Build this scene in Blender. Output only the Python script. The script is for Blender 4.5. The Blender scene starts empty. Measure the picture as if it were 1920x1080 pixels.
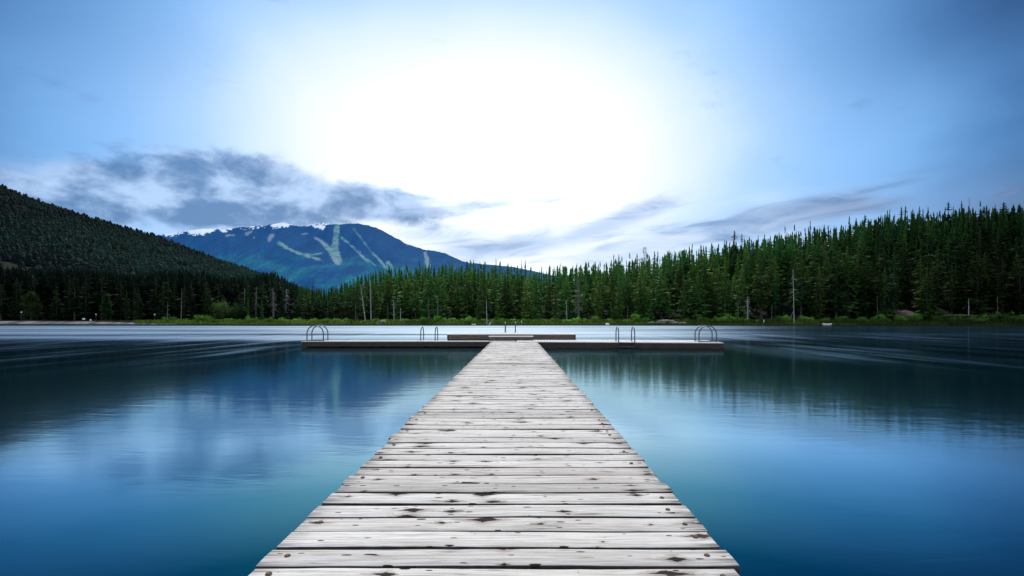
import bpy, bmesh, math, random
import numpy as np
from mathutils import Vector, Matrix, noise as mnoise

random.seed(11)
rng = np.random.default_rng(11)
scene = bpy.context.scene
COL = scene.collection
R = math.radians
F = 960.0            # focal length in photo pixels
HX, HY = 967.0, 596.0
CAM = 1.44           # eye height over the water
DECK = 0.31          # deck height over the water


def at(px, py, Y):
    return Vector(((px - HX) / F * Y, Y, CAM - (py - HY) / F * Y))


def interp(x, pts):
    return float(np.interp(x, [p[0] for p in pts], [p[1] for p in pts]))


# ------------------------------------------------------------------ helpers
def link(o, parent=None):
    COL.objects.link(o)
    if parent is not None:
        o.parent = parent
    return o


def tag(o, label=None, cat=None, group=None, kind=None):
    if label: o['label'] = label
    if cat: o['category'] = cat
    if group: o['group'] = group
    if kind: o['kind'] = kind
    return o


def empty(name, loc=(0, 0, 0), rz=0.0):
    o = bpy.data.objects.new(name, None)
    o.empty_display_size = 0.3
    o.location = loc
    o.rotation_euler = (0, 0, rz)
    return link(o)


def mesh_np(name, verts, faces, mat, attr=None, parent=None, smooth=False, loc=None):
    """verts (n,3), faces (m,k) all of one size, attr: dict name -> (n,) or (n,3) point values"""
    me = bpy.data.meshes.new(name)
    v = np.asarray(verts, np.float32); f = np.asarray(faces, np.int32)
    k = f.shape[1]
    me.vertices.add(len(v)); me.vertices.foreach_set('co', v.ravel())
    me.loops.add(f.size); me.loops.foreach_set('vertex_index', f.ravel())
    me.polygons.add(len(f))
    me.polygons.foreach_set('loop_start', np.arange(0, f.size, k, dtype=np.int32))
    me.polygons.foreach_set('loop_total', np.full(len(f), k, np.int32))
    if smooth:
        me.polygons.foreach_set('use_smooth', np.ones(len(f), bool))
    me.update(calc_edges=True)
    for an, a in (attr or {}).items():
        a = np.asarray(a, np.float32)
        if a.ndim == 1:
            at_ = me.attributes.new(an, 'FLOAT', 'POINT'); at_.data.foreach_set('value', a)
        else:
            at_ = me.attributes.new(an, 'FLOAT_COLOR', 'POINT')
            at_.data.foreach_set('color', np.c_[a, np.ones(len(a))].astype(np.float32).ravel())
    me.materials.append(mat)
    o = bpy.data.objects.new(name, me)
    if loc is not None: o.location = loc
    return link(o, parent)


def obj_bm(name, bm, mat, parent=None, loc=None, smooth=False):
    me = bpy.data.meshes.new(name)
    bm.to_mesh(me); bm.free()
    if smooth:
        me.polygons.foreach_set('use_smooth', np.ones(len(me.polygons), bool))
    me.materials.append(mat)
    o = bpy.data.objects.new(name, me)
    if loc is not None: o.location = loc
    return link(o, parent)


def add_box(bm, x0, x1, y0, y1, z0, z1, bev=0.0):
    r = bmesh.ops.create_cube(bm, size=1.0)
    vs = r['verts']
    for v in vs:
        v.co = Vector((x0 + (v.co.x + .5) * (x1 - x0), y0 + (v.co.y + .5) * (y1 - y0), z0 + (v.co.z + .5) * (z1 - z0)))
    if bev > 0:
        es = list({e for v in vs for e in v.link_edges})
        bmesh.ops.bevel(bm, geom=es, offset=bev, segments=1, affect='EDGES')


def add_tube(bm, pts, r, n=8, r2=None):
    pts = [Vector(p) for p in pts]
    rings = []
    up = Vector((0.13, 0.31, 0.94)).normalized()
    for i, p in enumerate(pts):
        d = (pts[min(i + 1, len(pts) - 1)] - pts[max(i - 1, 0)]).normalized()
        a = d.cross(up)
        if a.length < 0.05: a = d.cross(Vector((1, 0, 0)))
        a.normalize(); b = d.cross(a)
        rr = r if r2 is None else r + (r2 - r) * i / (len(pts) - 1)
        rings.append([bm.verts.new(p + rr * (math.cos(2 * math.pi * k / n) * a + math.sin(2 * math.pi * k / n) * b)) for k in range(n)])
    for i in range(len(rings) - 1):
        for k in range(n):
            bm.faces.new((rings[i][k], rings[i][(k + 1) % n], rings[i + 1][(k + 1) % n], rings[i + 1][k]))
    bm.faces.new(rings[0][::-1]); bm.faces.new(rings[-1])


# ------------------------------------------------------------------ node helper
class NT:
    def __init__(self, tree):
        self.t = tree; self.n = tree.nodes; self.l = tree.links

    def new(self, typ, **kw):
        nd = self.n.new(typ)
        for k, v in kw.items(): setattr(nd, k, v)
        return nd

    def put(self, sock, val):
        if isinstance(val, bpy.types.NodeSocket): self.l.new(val, sock)
        else: sock.default_value = val

    def math(self, op, a, b=0.0, c=0.0, clamp=False):
        nd = self.new('ShaderNodeMath', operation=op); nd.use_clamp = clamp
        self.put(nd.inputs[0], a); self.put(nd.inputs[1], b)
        if op in ('MULTIPLY_ADD', 'COMPARE', 'SMOOTH_MAX', 'SMOOTH_MIN'): self.put(nd.inputs[2], c)
        return nd.outputs[0]

    def vmath(self, op, a, b=(0, 0, 0), out=0):
        nd = self.new('ShaderNodeVectorMath', operation=op)
        self.put(nd.inputs[0], a); self.put(nd.inputs[1], b)
        return nd.outputs[out]

    def maprange(self, v, a, b, c=0.0, d=1.0, smooth=True):
        nd = self.new('ShaderNodeMapRange'); nd.interpolation_type = 'SMOOTHSTEP' if smooth else 'LINEAR'
        self.put(nd.inputs['Value'], v)
        for k, x in zip(('From Min', 'From Max', 'To Min', 'To Max'), (a, b, c, d)): self.put(nd.inputs[k], x)
        return nd.outputs[0]

    def noise(self, vec, scale=1.0, detail=4.0, rough=0.5, dist=0.0, out=0):
        nd = self.new('ShaderNodeTexNoise')
        self.put(nd.inputs['Vector'], vec); nd.inputs['Scale'].default_value = scale
        nd.inputs['Detail'].default_value = detail; nd.inputs['Roughness'].default_value = rough
        nd.inputs['Distortion'].default_value = dist
        return nd.outputs[out]

    def mix(self, f, a, b, mode='MIX'):
        nd = self.new('ShaderNodeMix', data_type='RGBA'); nd.blend_type = mode; nd.clamp_factor = True
        def c4(x): return x if isinstance(x, bpy.types.NodeSocket) or len(x) == 4 else (*x, 1)
        self.put(nd.inputs[0], f); self.put(nd.inputs[6], c4(a)); self.put(nd.inputs[7], c4(b))
        return nd.outputs[2]

    def combine(self, x, y, z=0.0):
        nd = self.new('ShaderNodeCombineXYZ')
        self.put(nd.inputs[0], x); self.put(nd.inputs[1], y); self.put(nd.inputs[2], z)
        return nd.outputs[0]

    def ramp(self, v, stops):
        nd = self.new('ShaderNodeValToRGB'); cr = nd.color_ramp
        while len(cr.elements) < len(stops): cr.elements.new(0.5)
        for e, (p, c) in zip(cr.elements, stops):
            e.position = p; e.color = (*c, 1) if len(c) == 3 else c
        self.put(nd.inputs[0], v)
        return nd.outputs[0]

    def attr(self, name, out='Fac'):
        nd = self.new('ShaderNodeAttribute', attribute_name=name)
        return nd.outputs[out]


def material(name):
    m = bpy.data.materials.new(name); m.use_nodes = True
    nt = NT(m.node_tree)
    b = nt.n['Principled BSDF']
    return m, nt, b


def bump(nt, b, h, strength, dist):
    bp = nt.new('ShaderNodeBump'); bp.inputs['Strength'].default_value = strength
    bp.inputs['Distance'].default_value = dist
    nt.put(bp.inputs['Height'], h); nt.l.new(bp.outputs[0], b.inputs['Normal'])


def objcoord(nt):
    return nt.new('ShaderNodeTexCoord').outputs['Object']


def simple_mat(name, c1, c2, scale=8.0, rough=0.7, metal=0.0, stretch=(1, 1, 1), bmp=0.0, spec=0.5):
    m, nt, b = material(name)
    co = nt.vmath('MULTIPLY', objcoord(nt), stretch)
    n = nt.noise(co, scale, 6, .6)
    nt.put(b.inputs['Base Color'], nt.mix(nt.maprange(n, .3, .7), c1, c2))
    b.inputs['Roughness'].default_value = rough; b.inputs['Metallic'].default_value = metal
    b.inputs['Specular IOR Level'].default_value = spec
    if bmp: bump(nt, b, n, bmp, .02)
    return m


# ------------------------------------------------------------------ materials
M = {}


def foliage_mat(name, dark, light, transl=.25):
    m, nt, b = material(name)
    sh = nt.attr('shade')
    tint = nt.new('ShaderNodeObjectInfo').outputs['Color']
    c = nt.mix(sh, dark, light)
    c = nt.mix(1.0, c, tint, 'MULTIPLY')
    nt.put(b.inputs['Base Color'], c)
    b.inputs['Roughness'].default_value = .75
    b.inputs['Specular IOR Level'].default_value = .15
    tr = nt.new('ShaderNodeBsdfTranslucent'); nt.put(tr.inputs[0], c)
    mx = nt.new('ShaderNodeMixShader'); mx.inputs[0].default_value = transl
    nt.l.new(b.outputs[0], mx.inputs[1]); nt.l.new(tr.outputs[0], mx.inputs[2])
    nt.l.new(mx.outputs[0], nt.n['Material Output'].inputs[0])
    return m


def foliage_attr_mat(name, transl=.2, haze=(0, 0, 0), hz=0.0):
    """colour comes from the per-vertex 'col' attribute"""
    m, nt, b = material(name)
    c = nt.attr('col', 'Color')
    nt.put(b.inputs['Base Color'], c)
    b.inputs['Roughness'].default_value = .8; b.inputs['Specular IOR Level'].default_value = .1
    if hz:
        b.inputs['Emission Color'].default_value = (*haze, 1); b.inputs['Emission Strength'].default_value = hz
    tr = nt.new('ShaderNodeBsdfTranslucent'); nt.put(tr.inputs[0], c)
    mx = nt.new('ShaderNodeMixShader'); mx.inputs[0].default_value = transl
    nt.l.new(b.outputs[0], mx.inputs[1]); nt.l.new(tr.outputs[0], mx.inputs[2])
    nt.l.new(mx.outputs[0], nt.n['Material Output'].inputs[0])
    return m


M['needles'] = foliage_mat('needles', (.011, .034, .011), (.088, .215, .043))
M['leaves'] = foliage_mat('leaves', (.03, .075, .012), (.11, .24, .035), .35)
M['dead_twigs'] = foliage_mat('dead_twigs', (.04, .033, .03), (.14, .12, .11), .05)
M['bark'] = simple_mat('bark', (.03, .022, .017), (.085, .065, .05), 3, .9, stretch=(4, 4, .6), bmp=.4)
M['bleached_wood'] = simple_mat('bleached_wood', (.2, .19, .185), (.48, .46, .44), 3, .85, stretch=(5, 5, .5))
M['dead_bark'] = simple_mat('dead_bark', (.075, .062, .056), (.2, .178, .165), 3, .9, stretch=(5, 5, .5))
M['forest'] = foliage_attr_mat('forest_needles')
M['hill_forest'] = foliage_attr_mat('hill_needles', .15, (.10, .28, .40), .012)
M['grass'] = foliage_attr_mat('grass_blades', .35)
M['steel'] = simple_mat('steel', (.07, .085, .10), (.15, .17, .20), 12, .35, .75)
M['white_paint'] = simple_mat('white_paint', (.7, .7, .68), (.82, .82, .8), 6, .5)
M['dark_metal'] = simple_mat('dark_metal', (.03, .03, .035), (.06, .06, .06), 6, .5)
M['rubber'] = simple_mat('dark_float', (.008, .008, .009), (.02, .018, .016), 3, .8)
M['fascia'] = simple_mat('fascia_wood', (.026, .014, .008), (.072, .045, .029), 2.5, .8, stretch=(1, 2, 9), bmp=.3)
M['fascia_worn'] = simple_mat('fascia_worn_wood', (.048, .032, .022), (.165, .122, .094), 2.5, .8, stretch=(1, 2, 9), bmp=.3)
M['beam'] = simple_mat('beam_wood', (.03, .022, .018), (.07, .052, .042), 3, .85, stretch=(1, .3, 6))
M['float_deck'] = simple_mat('float_deck_wood', (.5, .48, .47), (.72, .70, .68), 3, .65, stretch=(6, 1, 6), bmp=.2)
M['rock'] = simple_mat('rock', (.16, .13, .11), (.42, .36, .31), 2.2, .9, bmp=.6)
M['soil'] = simple_mat('bare_soil', (.03, .02, .015), (.13, .09, .07), 1.1, .95, bmp=.6)
M['sand'] = simple_mat('sand', (.10, .09, .085), (.22, .205, .19), .8, .95, bmp=.2)
M['rust'] = simple_mat('rusty_bolt', (.05, .03, .02), (.2, .11, .07), 60, .7, .3)


def plank_material():
    m, nt, b = material('weathered_planks')
    co = objcoord(nt)
    rnd = nt.attr('rnd'); end = nt.attr('end')
    sx = nt.new('ShaderNodeSeparateXYZ'); nt.put(sx.inputs[0], co)
    off = nt.math('MULTIPLY', rnd, 91.7)
    x = nt.math('ADD', sx.outputs[0], off); y = sx.outputs[1]
    v = nt.attr('across')                                  # 0..1 across one plank
    # knots: sparse cells in a stretched voronoi
    kv = nt.combine(nt.math('MULTIPLY', x, 3.4), nt.math('MULTIPLY_ADD', y, 9.0, off), 0.0)
    wob = nt.noise(nt.combine(nt.math('MULTIPLY', x, 7.0), nt.math('MULTIPLY', y, 22.0), off), 1.0, 3, .6, out=1)
    kv2 = nt.vmath('ADD', kv, nt.vmath('MULTIPLY', nt.vmath('SUBTRACT', wob, (.5, .5, .5)), (.45, .35, 0)))
    vor = nt.new('ShaderNodeTexVoronoi', feature='F1', distance='MINKOWSKI', voronoi_dimensions='2D'); nt.put(vor.inputs['Vector'], kv2)
    vor.inputs['Scale'].default_value = 1.0; vor.inputs['Exponent'].default_value = .85
    pick = nt.new('ShaderNodeSeparateColor'); nt.put(pick.inputs[0], vor.outputs['Color'])
    on = nt.maprange(pick.outputs[0], .60, .62)
    ksz = nt.math('MULTIPLY_ADD', nt.math('POWER', pick.outputs[1], 2.0), .34, .055)
    kd = nt.math('DIVIDE', vor.outputs['Distance'], ksz)
    core = nt.math('MULTIPLY', nt.maprange(kd, .85, 1.05, 1, 0), on)
    halo = nt.math('MULTIPLY', nt.maprange(kd, .8, 2.6, 1, 0), on)
    # grain bends round the knots
    yb = nt.math('MULTIPLY_ADD', halo, .02, y)
    grain = nt.noise(nt.combine(nt.math('MULTIPLY', x, 2.2), nt.math('MULTIPLY', yb, 95.0), off), 1.0, 6, .62, .5)
    fine = nt.noise(nt.combine(nt.math('MULTIPLY', x, 9.0), nt.math('MULTIPLY', yb, 340.0), off), 1.0, 4, .6)
    blot = nt.noise(nt.combine(nt.math('MULTIPLY', x, 1.4), nt.math('MULTIPLY', y, 5.0), off), 1.0, 5, .6)
    broad = nt.noise(nt.vmath('MULTIPLY', co, (.9, .35, 1)), 1.0, 3, .5)
    base = nt.mix(nt.maprange(grain, .28, .62), (.40, .365, .335), (.80, .77, .72))
    base = nt.mix(nt.math('MULTIPLY', nt.maprange(fine, .46, .30), .7), base, (.22, .185, .17))
    tone = nt.ramp(rnd, [(0, (.62, .60, .58)), (.3, (.90, .88, .86)), (.7, (1, .985, .965)), (1, (.78, .735, .70))])
    base = nt.mix(1.0, base, tone, 'MULTIPLY')
    base = nt.mix(nt.math('MULTIPLY', nt.maprange(blot, .56, .74), .35), base, (.30, .25, .225))
    base = nt.mix(nt.math('MULTIPLY', nt.maprange(broad, .5, .7), .16), base, (.42, .35, .31))
    # long dark cracks
    crk = nt.noise(nt.combine(nt.math('MULTIPLY', x, 1.1), nt.math('MULTIPLY', yb, 46.0), nt.math('ADD', off, 7.3)), 1.0, 3, .55, .25)
    cmask = nt.math('MULTIPLY', nt.maprange(nt.math('ABSOLUTE', nt.math('SUBTRACT', crk, .5)), .0, .022, 1, 0), nt.maprange(nt.noise(nt.combine(nt.math('MULTIPLY', x, 2.4), nt.math('MULTIPLY', y, 6.0), off), 1.0, 2, .5), .56, .66))
    base = nt.mix(nt.math('MULTIPLY', cmask, .85), base, (.016, .012, .010))
    base = nt.mix(nt.math('MULTIPLY', halo, .55), base, (.17, .115, .095))
    base = nt.mix(nt.math('MULTIPLY', core, .93), base, (.014, .010, .008))
    # small pin knots and dents
    pv = nt.combine(nt.math('MULTIPLY', x, 9.0), nt.math('MULTIPLY_ADD', y, 30.0, nt.math('MULTIPLY', off, 3.0)), 0.0)
    v2 = nt.new('ShaderNodeTexVoronoi', feature='F1', voronoi_dimensions='2D'); nt.put(v2.inputs['Vector'], nt.vmath('ADD', pv, nt.vmath('MULTIPLY', wob, (.5, .3, 0)))); v2.inputs['Scale'].default_value = 1.0
    pk = nt.new('ShaderNodeSeparateColor'); nt.put(pk.inputs[0], v2.outputs['Color'])
    pin = nt.math('MULTIPLY', nt.maprange(nt.math('DIVIDE', v2.outputs['Distance'], nt.math('MULTIPLY_ADD', pk.outputs[1], .22, .05)), .8, 1.1, 1, 0), nt.maprange(pk.outputs[0], .86, .87))
    base = nt.mix(nt.math('MULTIPLY', pin, .97), base, (.022, .016, .013))
    # weathered dark plank edges and ends
    ed = nt.maprange(nt.math('ABSOLUTE', nt.math('SUBTRACT', v, .5)), .455, .53)
    ed = nt.math('MULTIPLY', ed, nt.maprange(nt.noise(nt.combine(nt.math('MULTIPLY', x, 3.0), nt.math('MULTIPLY', y, 3.0), off), 1.0, 4, .65), .38, .68))
    base = nt.mix(nt.math('MULTIPLY', ed, .8), base, (.10, .08, .07))
    gap_shade = nt.maprange(nt.math('ABSOLUTE', nt.math('SUBTRACT', v, .5)), .53, .61)  # shade of the gaps painted onto the plank sides
    base = nt.mix(nt.math('MULTIPLY', gap_shade, .93), base, (.02, .016, .014))
    en = nt.math('MULTIPLY', nt.maprange(end, .16, 0), nt.maprange(grain, .62, .38))
    base = nt.mix(nt.math('MULTIPLY', en, .85), base, (.10, .083, .075))
    nt.put(b.inputs['Base Color'], base)
    nt.put(b.inputs['Roughness'], nt.maprange(grain, .3, .7, .75, .5))
    nt.put(b.inputs['Specular IOR Level'], nt.math('MULTIPLY_ADD', nt.math('MAXIMUM', nt.math('MAXIMUM', core, cmask), nt.math('MAXIMUM', pin, gap_shade)), -.16, .17))
    h = nt.math('ADD', nt.math('MULTIPLY', grain, .5), nt.math('MULTIPLY', fine, .25))
    h = nt.math('SUBTRACT', h, nt.math('MULTIPLY', nt.math('MAXIMUM', core, cmask), .8))
    bump(nt, b, h, .55, .006)
    return m


M['planks'] = plank_material()


def water_material():
    m, nt, b = material('lake_water')
    co = objcoord(nt)
    s = nt.new('ShaderNodeSeparateXYZ'); nt.put(s.inputs[0], co)
    X, Y = s.outputs[0], s.outputs[1]
    ang = nt.math('DIVIDE', X, nt.math('MAXIMUM', Y, 1.0))
    # wind-ruffled band in the middle of the lake, calm strips near the shores and by the dock
    wv = nt.noise(nt.combine(nt.math('MULTIPLY', X, .012), nt.math('MULTIPLY', Y, .05)), 1.0, 3, .5)
    Yw = nt.math('MULTIPLY_ADD', nt.math('SUBTRACT', wv, .5), 22.0, Y)
    far = nt.math('MULTIPLY', nt.maprange(Yw, 24, 46), nt.maprange(Y, 90, 98, 1, 0))
    far = nt.math('MULTIPLY', far, nt.maprange(ang, .22, .62, 1, .10))
    st = nt.noise(nt.combine(nt.math('MULTIPLY', X, .016), nt.math('MULTIPLY', Y, .19)), 1.0, 4, .55, .2)
    far = nt.math('MULTIPLY', far, nt.maprange(st, .28, .66, .22, 1))
    # swell fanning out past both ends of the dock
    sw = nt.noise(nt.combine(nt.math('MULTIPLY', X, .85), nt.math('MULTIPLY', Y, .075)), 1.0, 2, .5, .5)
    side = nt.math('MULTIPLY', nt.math('MULTIPLY', nt.maprange(nt.math('ABSOLUTE', X), 8.0, 12.5), nt.maprange(nt.noise(nt.combine(nt.math('MULTIPLY', X, .12), nt.math('MULTIPLY', Y, .12)), 1.0, 3, .5), .38, .58, .35, 1)), nt.math('MULTIPLY', nt.maprange(Y, 9, 20), nt.maprange(Y, 60, 34, 0, 1)))
    fan = nt.math('MULTIPLY', side, nt.maprange(sw, .38, .74))
    rgh = nt.math('ADD', nt.math('MULTIPLY_ADD', far, .38, .09), nt.math('MULTIPLY', fan, .125))
    geo = nt.new('ShaderNodeNewGeometry')
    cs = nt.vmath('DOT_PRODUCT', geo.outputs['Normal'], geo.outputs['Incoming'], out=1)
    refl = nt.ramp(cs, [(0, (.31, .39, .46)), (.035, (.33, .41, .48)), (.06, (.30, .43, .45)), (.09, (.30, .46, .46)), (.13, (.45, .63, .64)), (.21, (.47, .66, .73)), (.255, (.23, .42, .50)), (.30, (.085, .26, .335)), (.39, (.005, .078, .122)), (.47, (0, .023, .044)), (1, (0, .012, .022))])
    deep = nt.noise(nt.vmath('MULTIPLY', co, (.05, .08, 1)), 1.0, 3, .5)
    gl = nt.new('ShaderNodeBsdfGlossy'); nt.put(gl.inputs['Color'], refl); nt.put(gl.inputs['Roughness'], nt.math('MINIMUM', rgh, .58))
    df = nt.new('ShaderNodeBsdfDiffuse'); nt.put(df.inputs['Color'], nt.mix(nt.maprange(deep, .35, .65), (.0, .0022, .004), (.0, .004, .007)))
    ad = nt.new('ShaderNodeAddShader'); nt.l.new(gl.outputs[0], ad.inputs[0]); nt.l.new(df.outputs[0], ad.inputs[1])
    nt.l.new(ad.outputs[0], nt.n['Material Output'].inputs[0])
    r1 = nt.noise(nt.combine(nt.math('MULTIPLY_ADD', Y, .5, nt.math('MULTIPLY', X, 1.1)), nt.math('MULTIPLY', Y, 3.4)), 1.0, 3, .55, .5)
    r2 = nt.noise(nt.combine(nt.math('MULTIPLY', X, .55), nt.math('MULTIPLY', Y, .14)), 1.0, 3, .5)
    h = nt.math('ADD', nt.math('MULTIPLY', r1, .20), nt.math('MULTIPLY', r2, .42))
    h = nt.math('ADD', h, nt.math('MULTIPLY', nt.math('MULTIPLY', sw, side), .8))
    bump(nt, gl, h, .22, .05)
    nt.n.remove(b)
    return m


M['water'] = water_material()


def ground_material():
    m, nt, b = material('forest_floor')
    co = objcoord(nt)
    n = nt.noise(co, .35, 6, .6); n2 = nt.noise(co, .03, 3, .5)
    c = nt.mix(nt.maprange(n, .35, .65), (.005, .008, .004), (.02, .024, .012))
    c = nt.mix(nt.maprange(n2, .4, .65), c, (.008, .016, .007))
    nt.put(b.inputs['Base Color'], c); b.inputs['Roughness'].default_value = .95
    b.inputs['Specular IOR Level'].default_value = .1
    bump(nt, b, n, .5, .3)
    return m


M['ground'] = ground_material()


def mountain_material():
    m, nt, b = material('mountain_forest')
    co = objcoord(nt)
    tree = nt.noise(nt.vmath('MULTIPLY', co, (.045, .045, .02)), 1.0, 4, .7)
    big = nt.noise(co, .0022, 4, .55)
    low = nt.attr('low')
    relief_shade = nt.noise(nt.vmath('MULTIPLY', co, (.0075, .0012, .0014)), 1.0, 5, .6, .6)
    c = nt.mix(nt.maprange(tree, .32, .68), (.0008, .007, .019), (.005, .034, .080))
    g = nt.mix(nt.maprange(tree, .32, .68), (.003, .040, .040), (.018, .16, .115))
    c = nt.mix(nt.math('MULTIPLY', low, nt.maprange(big, .36, .56)), c, g)
    c = nt.mix(1.0, c, nt.ramp(relief_shade, [(.34, (.35, .42, .5)), (.5, (.9, .9, .9)), (.66, (1.5, 1.45, 1.35))]), 'MULTIPLY')  # shaded gullies and lit spurs painted as colour streaks
    run = nt.attr('run')
    c = nt.mix(run, c, nt.mix(nt.maprange(nt.noise(co, .012, 3, .5), .4, .6), (.07, .18, .11), (.19, .28, .18)))
    c = nt.mix(nt.attr('scree'), c, (.25, .25, .25))
    c = nt.mix(nt.attr('snow'), c, (.86, .88, .9))
    nt.put(b.inputs['Base Color'], c); b.inputs['Roughness'].default_value = .95
    b.inputs['Specular IOR Level'].default_value = .05
    # distance haze painted as a blue surface glow over bluish forest colour
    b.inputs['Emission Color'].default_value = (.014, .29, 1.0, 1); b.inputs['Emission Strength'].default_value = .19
    bump(nt, b, tree, .7, 14.0)
    return m


M['mountain'] = mountain_material()

# ------------------------------------------------------------------ world
def build_world():
    w = bpy.data.worlds.new('World'); scene.world = w; w.use_nodes = True
    nt = NT(w.node_tree)
    bg = nt.n['Background']
    d = nt.new('ShaderNodeTexCoord').outputs['Generated']
    s = nt.new('ShaderNodeSeparateXYZ'); nt.put(s.inputs[0], d)
    az = nt.math('ARCTAN2', s.outputs[0], s.outputs[1])
    el = nt.math('ARCSINE', s.outputs[2])

    def ae(px, py):
        u = (px - HX) / F; v = (HY - py) / F
        a = math.atan(u)
        return a, math.atan(v * math.cos(a))

    ga, ge = ae(915, 310)
    dx = nt.math('MULTIPLY', nt.math('SUBTRACT', az, ga), nt.math('COSINE', el))
    dy = nt.math('MULTIPLY', nt.math('SUBTRACT', el, ge), 1.65)
    th = nt.math('SQRT', nt.math('ADD', nt.math('MULTIPLY', dx, dx), nt.math('MULTIPLY', dy, dy)))
    uneven = nt.noise(nt.vmath('MULTIPLY', d, (2.2, 2.2, 4.5)), 1.0, 4, .5, .4)
    th = nt.math('MULTIPLY', th, nt.math('MULTIPLY_ADD', nt.math('SUBTRACT', uneven, .5), .28, 1.0))
    thn = nt.math('DIVIDE', th, math.pi)
    deg = lambda x: x / 180.0
    sky = nt.ramp(thn, [(0, (1.45, 1.55, 1.75)), (deg(8), (1.22, 1.32, 1.5)), (deg(14), (1.04, 1.11, 1.22)), (deg(18), (.90, .97, 1.09)), (deg(23), (.66, .83, 1.04)),
                        (deg(27), (.43, .67, 1.01)), (deg(32), (.28, .55, .97)), (deg(38), (.185, .43, .81)), (deg(43), (.085, .25, .55)), (deg(48), (.018, .10, .27)),
                        (deg(54), (.03, .12, .29)), (deg(75), (.30, .42, .62)), (deg(110), (.62, .72, .88)), (1, (.62, .72, .85))])  # last stops: unseen sky overhead and behind, brightened as fill light
    # the blue deepens up and away from the glow
    deepen = nt.math('MULTIPLY', nt.maprange(el, R(13), R(26)), nt.maprange(nt.math('ABSOLUTE', nt.math('SUBTRACT', az, ga)), R(22), R(46)))
    deepen = nt.math('MULTIPLY', deepen, nt.maprange(s.outputs[1], 0.0, .3))
    sky = nt.mix(nt.math('MULTIPLY', deepen, .85), sky, nt.mix(1.0, sky, (.30, .42, .54), 'MULTIPLY'))
    # paler towards the horizon
    hz = nt.math('MULTIPLY', nt.maprange(el, R(15), R(4), 0, 1), nt.maprange(th, R(52), R(18), .25, 1))
    sky = nt.mix(nt.math('MULTIPLY', hz, .62), sky, (.72, .85, 1.05))

    def blob(px, py, rx, ry, rot=0.0, wgt=1.0):
        a, e = ae(px, py)
        k = math.cos(a) ** 2 / F
        du = nt.math('SUBTRACT', az, a); dv = nt.math('SUBTRACT', el, e)
        c, sn = math.cos(rot), math.sin(rot)
        p = nt.math('ADD', nt.math('MULTIPLY', du, c / (rx * k)), nt.math('MULTIPLY', dv, sn / (rx * k)))
        q = nt.math('ADD', nt.math('MULTIPLY', du, -sn / (ry * k)), nt.math('MULTIPLY', dv, c / (ry * k)))
        r2 = nt.math('ADD', nt.math('MULTIPLY', p, p), nt.math('MULTIPLY', q, q))
        return nt.math('MULTIPLY', nt.math('EXPONENT', nt.math('MULTIPLY', r2, -1.0)), wgt)

    def total(bl):
        o = blob(*bl[0])
        for x in bl[1:]: o = nt.math('MAXIMUM', o, blob(*x))
        return o

    # heaped cloud above the left hill and the mountain
    cum = total([(490, 348, 190, 50, -.10, 1.15), (300, 365, 230, 50, -.05, 1.12), (90, 355, 180, 38, -.1, .8), (690, 378, 150, 34, -.05, 1.0),
                 (400, 392, 300, 32, -.05, .9), (170, 400, 150, 30, 0, .55)])
    # long streaks drawn over the lake
    stk = total([(890, 388, 190, 18, .10, .85), (950, 465, 220, 26, .12, 1.1), (1130, 425, 180, 24, .30, 1.1), (820, 440, 190, 30, -.1, .75),
                 (1440, 412, 230, 36, .14, 1.15), (1570, 392, 150, 24, .06, 1.1), (1290, 448, 300, 40, .16, .9), (1060, 488, 300, 16, .03, .45),
                 (1888, 361, 34, 9, .2, .95), (560, 425, 150, 14, 0, .5)])
    n1 = nt.noise(nt.combine(nt.math('MULTIPLY', az, 10.0), nt.math('MULTIPLY', el, 17.0), 3.7), 1.0, 9, .57, .2)
    sh = nt.math('SUBTRACT', el, nt.math('MULTIPLY', az, .09))
    n2 = nt.noise(nt.combine(nt.math('MULTIPLY', az, 6.5), nt.math('MULTIPLY', sh, 34.0), 8.1), 1.0, 8, .55, .6)
    c1 = nt.maprange(nt.math('MULTIPLY_ADD', nt.math('SUBTRACT', n1, .5), 1.15, cum), .12, .56)
    c2 = nt.maprange(nt.math('MULTIPLY_ADD', nt.math('SUBTRACT', n2, .5), 1.25, stk), .25, 1.0)
    # white wisps low over the horizon
    n3 = nt.noise(nt.combine(nt.math('MULTIPLY', az, 5.0), nt.math('MULTIPLY', sh, 34.0), 1.3), 1.0, 7, .55, .3)
    wisp = nt.math('MULTIPLY', nt.maprange(n3, .46, .66), nt.math('MULTIPLY', nt.maprange(el, R(13.5), R(9), 0, 1), nt.maprange(nt.math('ABSOLUTE', az), 62 / 100, .34, .0, 1)))
    sky = nt.mix(nt.math('MULTIPLY', wisp, .75), sky, (1.0, 1.06, 1.15))
    dark = nt.mix(nt.maprange(n1, .36, .62), (.46, .64, .93), (.085, .205, .43))
    sky = nt.mix(nt.math('MULTIPLY', c1, .93), sky, dark)
    dark2 = nt.mix(nt.maprange(n2, .4, .7), (.50, .64, .88), (.17, .31, .56))
    dark2 = nt.mix(1.0, dark2, nt.mix(nt.maprange(th, R(26), R(42)), (1, 1, 1), (.36, .42, .52)), 'MULTIPLY')
    sky = nt.mix(nt.math('MULTIPLY', c2, .88), sky, dark2)
    # physical daylight sky underneath
    ns = nt.new('ShaderNodeTexSky'); ns.sky_type = 'NISHITA'; ns.sun_disc = False
    ns.sun_elevation = SUN_EL; ns.sun_rotation = SUN_AZ
    col = nt.mix(.92, ns.outputs[0], nt.vmath('SCALE', sky), 'MIX')
    sc = [x for x in nt.n if x.bl_idname == 'ShaderNodeVectorMath' and x.operation == 'SCALE'][0]
    sc.inputs['Scale'].default_value = 11.0
    nt.put(bg.inputs['Color'], col)
    bg.inputs['Strength'].default_value = .1


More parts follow.
